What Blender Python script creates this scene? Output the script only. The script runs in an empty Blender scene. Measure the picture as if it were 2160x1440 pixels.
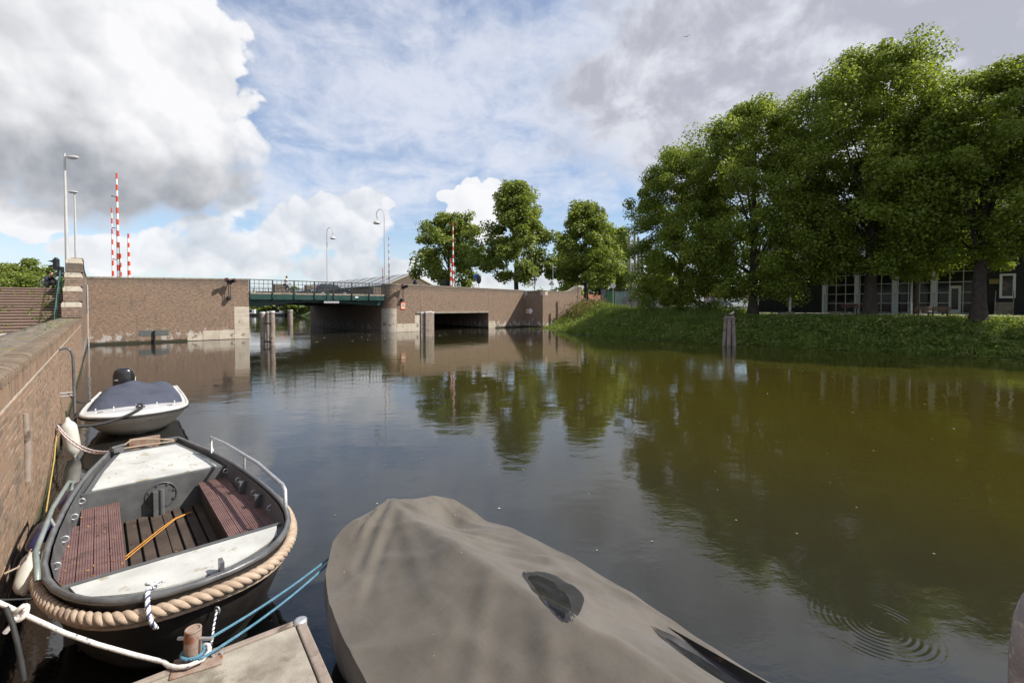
import bpy, bmesh, math, random
import numpy as np
from mathutils import Vector, Matrix, Quaternion

sc = bpy.context.scene
COL = sc.collection
R = math.radians
random.seed(7)

# ------------------------------------------------------------------ camera
H = 3.0                         # eye height above the water (z = 0)
F = 960.0 / 2160.0
cam_d = bpy.data.cameras.new("camera")
cam = bpy.data.objects.new("camera", cam_d)
COL.objects.link(cam)
cam.location = (0, 0, H)
PITCH = math.atan(0.0246)
cam.rotation_euler = (R(90) - PITCH, 0, 0)
cam_d.sensor_width = 36.0
cam_d.lens = 36.0 * F
cam_d.shift_y = -51.0 / 2160.0
cam_d.clip_start = 0.05
cam_d.clip_end = 9000.0
sc.camera = cam

# ------------------------------------------------------------------ colour management
sc.view_settings.view_transform = 'Standard'
sc.view_settings.look = 'None'
sc.view_settings.gamma = 1.0
sc.view_settings.use_curve_mapping = False
sc.view_settings.exposure = 0.4

SUN_AZ, SUN_EL = R(90.5), R(44.5)          # azimuth from +Y towards +X
SUNV = Vector((math.sin(SUN_AZ) * math.cos(SUN_EL), math.cos(SUN_AZ) * math.cos(SUN_EL), math.sin(SUN_EL)))


# ------------------------------------------------------------------ tiny node language
class S:
    """a float or vector socket with arithmetic"""
    def __init__(s, nt, sock): s.nt, s.sock = nt, sock
    def _m(s, op, *a, clamp=False):
        n = s.nt.nodes.new('ShaderNodeMath'); n.operation = op; n.use_clamp = clamp
        for i, v in enumerate((s,) + a):
            if isinstance(v, S): s.nt.links.new(v.sock, n.inputs[i])
            else: n.inputs[i].default_value = v
        return S(s.nt, n.outputs[0])
    def __add__(s, o): return s._m('ADD', o)
    __radd__ = __add__
    def __sub__(s, o): return s._m('SUBTRACT', o)
    def __rsub__(s, o): return (s * -1.0) + o
    def __mul__(s, o): return s._m('MULTIPLY', o)
    __rmul__ = __mul__
    def __truediv__(s, o): return s._m('DIVIDE', o)
    def max(s, o): return s._m('MAXIMUM', o)
    def min(s, o): return s._m('MINIMUM', o)
    def pow(s, o): return s._m('POWER', o)
    def sin(s): return s._m('SINE')
    def abs(s): return s._m('ABSOLUTE')
    def sqrt(s): return s._m('SQRT')
    def clamp(s): return s._m('ADD', 0.0, clamp=True)
    def step(s, a, b, lo=0.0, hi=1.0):
        n = s.nt.nodes.new('ShaderNodeMapRange'); n.interpolation_type = 'SMOOTHSTEP'
        s.nt.links.new(s.sock, n.inputs['Value'])
        n.inputs['From Min'].default_value = a; n.inputs['From Max'].default_value = b
        n.inputs['To Min'].default_value = lo; n.inputs['To Max'].default_value = hi
        return S(s.nt, n.outputs['Result'])


class NT:
    def __init__(s, nt): s.nt = nt; nt.nodes.clear()
    def node(s, t, **kw):
        n = s.nt.nodes.new(t)
        for k, v in kw.items(): setattr(n, k, v)
        return n
    def set(s, n, name, v):
        i = n.inputs[name]
        if isinstance(v, S): s.nt.links.new(v.sock, i)
        elif hasattr(v, 'is_output'): s.nt.links.new(v, i)
        else: i.default_value = v
    def coord(s, kind='Object'):
        return S(s.nt, s.node('ShaderNodeTexCoord').outputs[kind])
    def pos(s): return S(s.nt, s.node('ShaderNodeNewGeometry').outputs['Position'])
    def sep(s, v):
        n = s.node('ShaderNodeSeparateXYZ'); s.set(n, 'Vector', v)
        return [S(s.nt, o) for o in n.outputs]
    def comb(s, x, y, z):
        n = s.node('ShaderNodeCombineXYZ')
        for k, v in zip('XYZ', (x, y, z)): s.set(n, k, v)
        return S(s.nt, n.outputs[0])
    def vmath(s, op, a, b=None, scale=None):
        n = s.node('ShaderNodeVectorMath', operation=op)
        for i, v in enumerate((a, b)):
            if v is None: continue
            if isinstance(v, S): s.nt.links.new(v.sock, n.inputs[i])
            else: n.inputs[i].default_value = v
        if scale is not None: n.inputs['Scale'].default_value = scale
        return S(s.nt, n.outputs['Value'] if op in ('LENGTH', 'DISTANCE', 'DOT_PRODUCT') else n.outputs['Vector'])
    def noise(s, v, scale, detail=4.0, rough=0.55, dist=0.0, lac=2.0):
        n = s.node('ShaderNodeTexNoise'); s.set(n, 'Vector', v)
        n.inputs['Scale'].default_value = scale; n.inputs['Detail'].default_value = detail
        n.inputs['Roughness'].default_value = rough; n.inputs['Distortion'].default_value = dist
        n.inputs['Lacunarity'].default_value = lac
        return S(s.nt, n.outputs['Fac'])
    def mixc(s, f, a, b):
        n = s.node('ShaderNodeMix', data_type='RGBA')
        for i, v in ((0, f), (6, a), (7, b)):
            if isinstance(v, S): s.nt.links.new(v.sock, n.inputs[i])
            elif i == 0: n.inputs[i].default_value = v
            else: n.inputs[i].default_value = (*v, 1.0)
        return S(s.nt, n.outputs[2])
    def bump(s, h, strength=0.5, dist=0.02, normal=None):
        n = s.node('ShaderNodeBump'); s.set(n, 'Height', h)
        n.inputs['Strength'].default_value = strength; n.inputs['Distance'].default_value = dist
        if normal is not None: s.set(n, 'Normal', normal)
        return S(s.nt, n.outputs[0])


# ------------------------------------------------------------------ sky (world)
world = bpy.data.worlds.new("World")
sc.world = world
world.use_nodes = True


def build_sky():
    T = NT(world.node_tree)
    d = T.coord('Generated')
    x, y, z = T.sep(d)
    sky = T.node('ShaderNodeTexSky', sky_type='NISHITA')
    sky.sun_disc = False
    sky.sun_elevation = SUN_EL
    sky.sun_rotation = SUN_AZ
    sky.air_density = 1.0; sky.dust_density = 0.6; sky.ozone_density = 2.2
    bg = T.node('ShaderNodeBackground'); T.set(bg, 'Color', sky.outputs[0]); bg.inputs['Strength'].default_value = 0.12
    # tangent-plane direction coordinates for the northern half of the sky
    yy = y.max(0.08)
    u = x / yy
    v = z / yy
    front = y.step(0.10, 0.32)
    zc = z.max(0.0)
    lay = T.comb(x / (zc + 0.16), y / (zc + 0.16), 0.0)      # flat layers shrink towards the horizon

    def vor(vec, scale):
        n = T.node('ShaderNodeTexVoronoi', feature='F1'); T.set(n, 'Vector', vec); n.inputs['Scale'].default_value = scale
        return S(T.nt, n.outputs['Distance'])

    def warp(vec, sc_, amt):
        n = T.node('ShaderNodeTexNoise'); T.set(n, 'Vector', vec); n.inputs['Scale'].default_value = sc_; n.inputs['Detail'].default_value = 2.0
        o = T.vmath('SUBTRACT', S(T.nt, n.outputs['Color']), (0.5, 0.5, 0.5))
        return T.vmath('ADD', vec, T.vmath('SCALE', o, scale=amt))

    L1 = (0.72, -0.1, 0.66)
    def shift(vec, k): return T.vmath('ADD', vec, tuple(q * k for q in L1))
    # rounded cauliflower relief, about 0..1, and its lit-minus-shaded side
    w1 = warp(d, 5.0, 0.16); w2 = warp(d, 15.0, 0.06)
    va, vb, vc = vor(w1, 6.5), vor(w2, 15.0), vor(w2, 36.0)
    pf = 1.24 - va * 0.62 - vb * 0.42 - vc * 0.26
    em = (vor(shift(w1, 0.020), 6.5) - va) * 0.62 + (vor(shift(w2, 0.014), 15.0) - vb) * 0.42
    n1 = T.noise(d, 3.2, 5.0, 0.55, 0.2)
    n1b = T.noise(shift(d, 0.05), 3.2, 5.0, 0.55, 0.2)
    n2 = T.noise(d, 9.0, 5.0, 0.6, 0.3)
    wis = T.noise(d, 26.0, 5.0, 0.62, 0.4)
    big = T.noise(T.vmath('ADD', d, (3.1, 1.7, 0.4)), 1.7, 3.0, 0.5)
    lnA = T.noise(lay, 0.5, 5.0, 0.58, 0.4)
    lnB = T.noise(T.vmath('ADD', lay, (7.3, 2.2, 0.0)), 3.4, 6.0, 0.62, 0.5)

    def P(px, py): return (px - 1080) / 960.0, (645 - py) / 960.0

    def blobs(lst):
        """soft union of ellipses"""
        q = None
        for px, py, rx, ry in lst:
            cu, cv = P(px, py)
            du = (u - cu) * (960.0 / rx); dv = (v - cv) * (960.0 / ry)
            e = (du * du + dv * dv) * -0.9
            e = e._m('EXPONENT')
            q = e if q is None else q + e - q * e
        return q

    # --- thin mottled veil of high cloud, streaming up to the right
    band = blobs([(1180, 190, 330, 130), (1330, 100, 240, 130), (930, 290, 230, 90), (1060, 240, 260, 90), (820, 60, 380, 130), (640, 250, 120, 140), (760, 400, 420, 70), (620, 90, 200, 120)])
    veil = ((lnB - 0.5) * 1.5 + (lnA - 0.5) * 1.5 + (wis - 0.5) * 0.5 + band * 0.62 * front + (1.0 - front) * 0.20 - 0.19).step(-0.30, 0.66)
    # --- grey sheet in the upper right, carrying on in patches elsewhere
    st = blobs([(1950, 20, 620, 260), (1600, 110, 300, 190), (2500, 250, 700, 420), (1620, 300, 330, 110), (1400, 230, 170, 90), (1290, 190, 90, 55)])
    stf = (st - 0.42) * front + (big * 2.4 - 1.1) * (1.0 - front)
    fr = stf * 1.2 + (lnA - 0.5) * 1.1 + (n2 - 0.5) * 1.0 + (n1 - 0.5) * 0.6
    stm = fr.step(-0.32, 0.50) * z.step(0.02, 0.16)
    stl = (fr * 0.75 + (n2 - 0.5) * 1.5 + (lnB - 0.5) * 1.3 + (n1 - 0.5) * 1.0).step(-0.05, 0.75, 1.0, 0.0)
    # --- rows of distant cumulus
    rowb = blobs([(640, 470, 75, 52), (715, 455, 70, 58), (760, 480, 70, 40), (590, 505, 50, 26), (800, 440, 40, 34), (345, 520, 60, 52), (420, 545, 60, 34), (500, 425, 40, 24), (470, 520, 60, 26), (560, 562, 80, 26),
                  (770, 560, 50, 34), (840, 572, 60, 28), (690, 572, 60, 22), (240, 545, 70, 34), (170, 520, 60, 22), (1000, 592, 120, 20), (1140, 575, 60, 30), (1400, 592, 200, 30), (420, 470, 60, 20)])
    gen = T.noise(T.vmath('MULTIPLY', d, (3.0, 3.0, 7.0)), 1.5, 4.0, 0.55, 0.2)
    rowq = (rowb - 0.50) * front + (gen * 3.0 - 1.75) * (1.0 - front) * z.step(0.5, 0.12)
    rowd = rowq * 1.15 - 0.05 + (pf - 0.52) * 1.0 + (n2 - 0.5) * 1.5 + (n1 - 0.5) * 0.9
    rowm = rowd.step(-0.10, 0.20)
    rowl = (0.62 + em * 2.2 + (n1 - n1b) * 3.0 + (n2 - 0.5) * 1.5 + (rowq - 0.1) * -0.25).clamp()
    # --- small bright towers
    tw = blobs([(998, 402, 24, 26), (1046, 406, 28, 30), (1020, 440, 54, 34), (985, 448, 26, 18), (1030, 478, 40, 34), (940, 414, 14, 9), (50, 470, 80, 36), (0, 412, 48, 44), (105, 458, 40, 24), (820, 432, 18, 16)])
    twd = (tw - 0.5) * 1.0 - tw.step(0.25, 0.05) * 0.9 + (pf - 0.52) * 1.3 + (wis - 0.5) * 0.7 + (n2 - 0.5) * 0.5
    twm = twd.step(-0.05, 0.12) * front
    twl = (0.80 + em * 2.2).clamp()
    # --- the big cumulus on the left, flat grey base and a bright towering top
    bg_b = blobs([(30, 60, 390, 300), (265, 90, 180, 230), (360, 195, 105, 130), (140, 310, 320, 110), (350, 325, 120, 90), (300, 395, 190, 50), (120, 380, 200, 50), (160, 200, 300, 200)])
    bd = (bg_b - 0.50) * 1.0 - bg_b.step(0.46, 0.16) * 0.9 + (pf - 0.52) * 0.75 + (n1 - 0.5) * 0.7 + (n2 - 0.5) * 0.45 + (wis - 0.5) * 0.3
    soft = v.step(0.30, 0.42)
    bm = (bd.step(-0.06, 0.10) * soft + bd.step(-0.22, 0.35) * (1.0 - soft)) * front
    vv = v + (n1 - 0.5) * 0.30 + (n2 - 0.5) * 0.14 + (u + 0.7) * 0.10
    grad = vv.step(0.20, 0.47)
    core = (bd - 0.35).step(0.0, 0.6)
    bl = (grad * 0.64 + 0.20 + em * 1.15 + (n1 - n1b) * 2.6 + (n2 - 0.5) * 0.55 - core * 0.10 * (1.0 - grad)).clamp()

    WHT = (0.735, 0.735, 0.75); GRY = (0.28, 0.297, 0.33); STG = (0.375, 0.38, 0.43)
    c = T.mixc(veil, (0.54, 0.585, 0.71), (0.63, 0.65, 0.72))
    cov = veil * 0.76 + 0.05
    c = T.mixc(stm, c, T.mixc(stl, STG, (0.60, 0.615, 0.66)))
    cov = cov.max(stm * 0.95)
    c = T.mixc(rowm, c, T.mixc(rowl, (0.40, 0.44, 0.50), WHT))
    cov = cov.max(rowm * 0.92)
    c = T.mixc(twm, c, T.mixc(twl, (0.52, 0.56, 0.62), WHT))
    cov = cov.max(twm)
    c = T.mixc(bm, c, T.mixc(bl, GRY, WHT))
    cov = cov.max(bm)
    hz = z.step(0.22, -0.02)
    cov = cov.max(hz * 0.6)
    bgc = T.node('ShaderNodeBackground'); T.set(bgc, 'Color', c); bgc.inputs['Strength'].default_value = 1.0
    mix = T.node('ShaderNodeMixShader')
    T.set(mix, 0, cov)
    T.nt.links.new(bg.outputs[0], mix.inputs[1]); T.nt.links.new(bgc.outputs[0], mix.inputs[2])
    out = T.node('ShaderNodeOutputWorld'); T.nt.links.new(mix.outputs[0], out.inputs[0])


build_sky()

sun_d = bpy.data.lights.new("sun", 'SUN')
sun_d.energy = 5.0
sun_d.angle = R(0.53)
sun_d.color = (1.0, 0.945, 0.85)
sun = bpy.data.objects.new("sun", sun_d)
sun.rotation_euler = SUNV.to_track_quat('Z', 'Y').to_euler()
sun.location = (60, 0, 60)
COL.objects.link(sun)


# ------------------------------------------------------------------ materials
MATS = {}


def material(name, fn):
    if name in MATS: return MATS[name]
    m = bpy.data.materials.new(name); m.use_nodes = True
    T = NT(m.node_tree)
    out = T.node('ShaderNodeOutputMaterial')
    bs = T.node('ShaderNodeBsdfPrincipled')
    T.nt.links.new(bs.outputs[0], out.inputs[0])
    T.out = out
    fn(T, bs)
    MATS[name] = m
    return m


def varied(name, a, b, scale=6.0, rough=0.6, metal=0.0, bump=0.15, bscale=40.0, bdist=0.01, detail=5.0, spec=0.5, coat=0.0, spots=None, trans=False):
    """two-tone weathered surface: colour noise, fine relief, uneven gloss, optional stains (colour, scale, threshold)"""
    def fn(T, bs):
        co = T.coord('Object')
        n = T.noise(co, scale, detail, 0.6)
        c = T.mixc(n.step(0.3, 0.7), a, b)
        if spots:
            sc_, ss, th = spots
            k = T.noise(T.vmath('ADD', co, (4.1, 2.7, 9.3)), ss, 6.0, 0.62).step(th, th + 0.12)
            c = T.mixc(k, c, sc_)
        T.set(bs, 'Base Color', c)
        T.set(bs, 'Roughness', n.step(0.2, 0.8, max(0.03, rough - 0.1), min(1.0, rough + 0.12)))
        bs.inputs['Metallic'].default_value = metal
        bs.inputs['Specular IOR Level'].default_value = spec
        bs.inputs['Coat Weight'].default_value = coat
        if bump > 0:
            T.set(bs, 'Normal', T.bump(T.noise(co, bscale, 5.0, 0.6), bump, bdist))
    return material(name, fn)


def brick_field(name, c1, c2, mort, bw=0.22, bh=0.065, ms=0.010, rough=0.85, damp=True, vert=False):
    """far brickwork: coordinates x along the wall, z up (each wall is an object with such axes)"""
    def fn(T, bs):
        co = T.coord('Object'); x, y, z = T.sep(co)
        v = T.comb(x + y, z, 0.0) if not vert else T.comb(z, x + y, 0.0)
        b = T.node('ShaderNodeTexBrick'); T.set(b, 'Vector', v)
        b.inputs['Scale'].default_value = 1.0
        b.inputs['Brick Width'].default_value = bw; b.inputs['Row Height'].default_value = bh
        b.inputs['Mortar Size'].default_value = ms; b.inputs['Mortar Smooth'].default_value = 0.3
        b.inputs['Bias'].default_value = -0.1
        b.inputs['Color1'].default_value = (*c1, 1); b.inputs['Color2'].default_value = (*c2, 1); b.inputs['Mortar'].default_value = (*mort, 1)
        n = T.noise(co, 0.8, 6.0, 0.62)
        n2 = T.noise(T.vmath('MULTIPLY', co, (3.5, 3.5, 9.0)), 1.6, 4.0, 0.6)
        col = S(T.nt, b.outputs['Color'])
        col = T.mixc(n2.step(0.42, 0.68, 0.0, 0.55), col, (0.075, 0.055, 0.045))
        col = T.mixc(n2.step(0.52, 0.3, 0.0, 0.6), col, (0.36, 0.24, 0.16))
        n3 = T.noise(T.vmath('MULTIPLY', co, (4.0, 4.0, 12.0)), 1.0, 5.0, 0.75)
        col = T.mixc(n3.step(0.50, 0.66, 0.0, 0.6), col, (0.085, 0.06, 0.05))
        col = T.mixc(n3.step(0.46, 0.33, 0.0, 0.6), col, (0.42, 0.30, 0.21))
        col = T.mixc(n.step(0.52, 0.75, 0.0, 0.55), col, (0.10, 0.085, 0.075))
        # lime run-off: pale flakes low on the wall
        pz = T.sep(T.pos())[2]
        fl = T.noise(T.vmath('MULTIPLY', co, (1.2, 1.2, 0.75)), 1.5, 9.0, 0.72)
        flk = (fl + pz.step(2.6, 0.5, -0.22, 0.095)).step(0.60, 0.66, 0.0, 0.75)
        streak = T.noise(T.vmath('MULTIPLY', co, (1.6, 1.6, 0.12)), 1.3, 6.0, 0.65)
        flk = flk.max((streak + pz.step(2.8, 0.6, -0.22, 0.035)).step(0.645, 0.71, 0.0, 0.8))
        col = T.mixc(flk, col, (0.46, 0.44, 0.42))
        tp = T.noise(co, 2.5, 5.0, 0.6)
        col = T.mixc((pz + tp * 0.5).step(4.85, 5.5, 0.0, 0.55), col, (0.085, 0.075, 0.062))
        if damp:
            col = T.mixc((pz + tp * 0.16).step(0.36, 0.20), col, (0.035, 0.032, 0.018))
        T.set(bs, 'Base Color', col)
        bs.inputs['Roughness'].default_value = rough
        T.set(bs, 'Normal', T.bump(S(T.nt, b.outputs['Fac']) * -1.0 + n2 * 0.6, 0.5, 0.01))
    return material(name, fn)


def near_brick(name, use_attr):
    def fn(T, bs):
        pos = T.pos()
        if use_attr: r = S(T.nt, T.node('ShaderNodeAttribute', attribute_name='shade').outputs['Fac'])
        else: r = S(T.nt, T.node('ShaderNodeObjectInfo').outputs['Random'])
        ramp = T.node('ShaderNodeValToRGB'); T.set(ramp, 'Fac', r)
        e = ramp.color_ramp; e.elements[0].color = (0.175, 0.115, 0.078, 1); e.elements[1].color = (0.32, 0.20, 0.125, 1)
        for p, c in ((0.2, (0.24, 0.16, 0.105, 1)), (0.5, (0.30, 0.20, 0.128, 1)), (0.75, (0.265, 0.175, 0.12, 1)), (0.93, (0.33, 0.185, 0.115, 1))):
            k = e.elements.new(p); k.color = c
        n = T.noise(pos, 14.0, 8.0, 0.68)
        g = T.noise(pos, 2.2, 6.0, 0.65)
        col = T.mixc(n.step(0.45, 0.72, 0.0, 0.7), S(T.nt, ramp.outputs[0]), (0.33, 0.26, 0.19))
        col = T.mixc(T.noise(pos, 60.0, 4.0, 0.6).step(0.52, 0.7, 0.0, 0.6), col, (0.09, 0.07, 0.055))
        col = T.mixc(g.step(0.5, 0.68, 0.0, 0.55), col, (0.12, 0.10, 0.08))
        pz = T.sep(pos)[2]
        col = T.mixc((pz + n * 0.25).step(0.42, 0.16), col, (0.055, 0.06, 0.022))
        col = T.mixc((pz + g * 0.5).step(2.42, 2.62, 0.0, 0.5), col, (0.13, 0.115, 0.085))
        T.set(bs, 'Base Color', col); bs.inputs['Roughness'].default_value = 0.88
        T.set(bs, 'Normal', T.bump(T.noise(pos, 75.0, 6.0, 0.7) + n * 1.5, 0.7, 0.008))
    return material(name, fn)


def leaf_mat(name, a, b, c, tr=0.32):
    def fn(T, bs):
        r = S(T.nt, T.node('ShaderNodeAttribute', attribute_name='shade').outputs['Fac'])
        col = T.mixc(r.step(0.0, 0.6), a, b)
        col = T.mixc(r.step(0.62, 0.95), col, c)
        T.set(bs, 'Base Color', col)
        bs.inputs['Roughness'].default_value = 0.5
        bs.inputs['Specular IOR Level'].default_value = 0.35
        t = T.node('ShaderNodeBsdfTranslucent')
        T.set(t, 'Color', T.mixc(0.55, col, (0.34, 0.42, 0.04)))
        m = T.node('ShaderNodeMixShader'); m.inputs[0].default_value = tr
        T.nt.links.new(bs.outputs[0], m.inputs[1]); T.nt.links.new(t.outputs[0], m.inputs[2])
        T.nt.links.new(m.outputs[0], T.out.inputs[0])
    return material(name, fn)


M_BRICK = brick_field('bridge brickwork', (0.275, 0.165, 0.104), (0.115, 0.075, 0.053), (0.32, 0.26, 0.20))
M_NB = near_brick('quay brick single', False)
M_NBS = near_brick('quay brick courses', True)
M_MORTAR = varied('mortar', (0.42, 0.37, 0.31), (0.56, 0.50, 0.43), 8.0, 0.9, bump=0.5, bscale=90)
M_STONE = varied('abutment stone', (0.40, 0.34, 0.27), (0.52, 0.46, 0.38), 1.3, 0.85, bump=0.3, bscale=25, spots=((0.17, 0.14, 0.115), 1.6, 0.56))
M_CAP = varied('pale cap stone', (0.42, 0.37, 0.30), (0.55, 0.49, 0.40), 3.0, 0.85, bump=0.3, bscale=25, spots=((0.2, 0.17, 0.14), 4.0, 0.6))
M_COPE = varied('coping moss', (0.12, 0.098, 0.072), (0.23, 0.19, 0.14), 6.0, 0.95, bump=1.0, bscale=18, bdist=0.04, spots=((0.19, 0.155, 0.045), 1.6, 0.52))
M_CONC = varied('exposed concrete', (0.24, 0.21, 0.17), (0.44, 0.40, 0.33), 3.0, 0.9, bump=0.9, bscale=150, bdist=0.008, spots=((0.20, 0.17, 0.13), 2.2, 0.55))
M_DKGREEN = varied('green bridge paint', (0.012, 0.045, 0.04), (0.018, 0.06, 0.052), 2.0, 0.4, bump=0.05, spots=((0.03, 0.045, 0.04), 3.0, 0.6))
M_RAIL = varied('dark rail paint', (0.012, 0.022, 0.022), (0.02, 0.034, 0.034), 5.0, 0.45, bump=0.05)
M_BLACK = varied('black paint', (0.012, 0.012, 0.013), (0.022, 0.022, 0.024), 5.0, 0.45, bump=0.05)
M_RUBBER = varied('rubber', (0.015, 0.015, 0.016), (0.03, 0.03, 0.03), 12.0, 0.7, bump=0.1)
M_ASPH = varied('asphalt', (0.045, 0.045, 0.047), (0.065, 0.063, 0.062), 9.0, 0.9, bump=0.4, bscale=120)
M_PAVE = varied('pale path gravel', (0.30, 0.27, 0.23), (0.40, 0.36, 0.31), 4.0, 0.95, bump=0.4, bscale=60)
M_KERB = varied('deck edge concrete', (0.22, 0.19, 0.15), (0.34, 0.29, 0.23), 5.0, 0.9, bump=0.4, spots=((0.09, 0.075, 0.06), 3.0, 0.55))
M_STEEL = varied('galvanised steel', (0.42, 0.43, 0.44), (0.52, 0.53, 0.54), 8.0, 0.45, metal=0.6, bump=0.05)
M_LAMP = varied('pale lamp paint', (0.46, 0.45, 0.44), (0.52, 0.51, 0.50), 2.0, 0.5, bump=0.02)
M_RUST = varied('rusty steel', (0.26, 0.17, 0.12), (0.33, 0.26, 0.22), 12.0, 0.8, metal=0.1, bump=0.4, bscale=60, spots=((0.22, 0.075, 0.03), 9.0, 0.52))
M_RED = varied('signal red', (0.55, 0.055, 0.025), (0.62, 0.075, 0.03), 5.0, 0.45, bump=0.03)
M_WHITE = varied('white paint', (0.72, 0.72, 0.71), (0.80, 0.80, 0.79), 5.0, 0.45, bump=0.03)
M_BLUE = varied('sign blue', (0.02, 0.10, 0.32), (0.025, 0.12, 0.36), 5.0, 0.4, bump=0.02)
M_PILE = varied('weathered pile wood', (0.20, 0.155, 0.125), (0.31, 0.255, 0.215), 4.0, 0.85, bump=0.6, bscale=20, spots=((0.09, 0.065, 0.05), 3.0, 0.55))
M_PILEW = varied('pile cap paint', (0.55, 0.53, 0.51), (0.66, 0.64, 0.62), 4.0, 0.7, bump=0.2)
M_BARK = varied('bark', (0.035, 0.026, 0.02), (0.075, 0.058, 0.045), 3.0, 0.95, bump=0.9, bscale=9, bdist=0.05)
M_GRASSG = varied('bank soil and grass', (0.06, 0.095, 0.02), (0.12, 0.16, 0.036), 1.2, 0.95, bump=0.6, bscale=12, bdist=0.05, spots=((0.06, 0.05, 0.03), 0.8, 0.6))
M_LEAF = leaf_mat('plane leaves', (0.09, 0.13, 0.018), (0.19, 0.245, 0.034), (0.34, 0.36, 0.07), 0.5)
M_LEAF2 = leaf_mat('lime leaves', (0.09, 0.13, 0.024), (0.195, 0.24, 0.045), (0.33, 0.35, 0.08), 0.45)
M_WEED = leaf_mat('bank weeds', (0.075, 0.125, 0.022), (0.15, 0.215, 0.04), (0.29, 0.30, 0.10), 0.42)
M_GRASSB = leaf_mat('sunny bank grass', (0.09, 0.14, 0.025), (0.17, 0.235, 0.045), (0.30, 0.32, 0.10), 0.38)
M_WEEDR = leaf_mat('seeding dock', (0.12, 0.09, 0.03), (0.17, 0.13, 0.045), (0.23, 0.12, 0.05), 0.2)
M_LILY = leaf_mat('lily leaves', (0.05, 0.08, 0.015), (0.09, 0.13, 0.03), (0.2, 0.21, 0.04), 0.1)
M_LITTER = leaf_mat('floating specks', (0.25, 0.2, 0.1), (0.4, 0.36, 0.22), (0.7, 0.68, 0.62), 0.1)


def wire_ground(T, bs): pass


def water_mat():
    def fn(T, bs):
        p = T.pos(); x, y, z = T.sep(p)
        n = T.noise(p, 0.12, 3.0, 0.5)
        col = T.mixc((x * BN.x + y * BN.y + n * 9.0).step(6.0, 19.0) * (x * DS.x + y * DS.y).step(42.0, 20.0, 0.25, 1.0), (0.0150, 0.0160, 0.0145), (0.044, 0.0365, 0.0062))  # olive of the tree reflection painted into the body colour towards the right bank
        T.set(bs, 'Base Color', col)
        bs.inputs['Roughness'].default_value = 0.02
        bs.inputs['IOR'].default_value = 1.65
        bs.inputs['Specular IOR Level'].default_value = 0.5
        # ripples: long lazy swell, finer cat's paws, patchy
        w1 = T.noise(T.vmath('MULTIPLY', p, (0.9, 1.3, 1.0)), 0.9, 2.0, 0.5)
        w2 = T.noise(T.vmath('MULTIPLY', p, (0.75, 1.25, 1.0)), 4.5, 3.0, 0.5, 0.4)
        w3 = T.noise(T.vmath('MULTIPLY', p, (0.9, 1.2, 1.0)), 16.0, 3.0, 0.55, 0.6)
        patch = T.noise(p, 0.16, 3.0, 0.55).step(0.42, 0.62, 0.25, 1.0)
        h = w1 * 0.014 + w2 * 0.0058 * patch + w3 * 0.0016 * patch
        # rings spreading from a rising fish
        rx = x - 3.42; ry = y - 4.2
        r = (rx * rx + ry * ry).sqrt()
        env = r.step(0.03, 0.06) * r.step(0.62, 0.34)
        gap = (r.step(0.16, 0.2) + r.step(0.12, 0.08)).clamp()
        wob = T.noise(p, 3.0, 2.0, 0.5)
        ring = ((r * 115.0 + wob * 1.5).sin()) * env * (0.35 + 0.65 * gap) * wob.step(0.38, 0.66, 0.05, 1.0)
        h = h + ring * 0.0007
        T.set(bs, 'Normal', T.bump(h, 1.0, 0.62))
    return material('canal water', fn)


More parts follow.
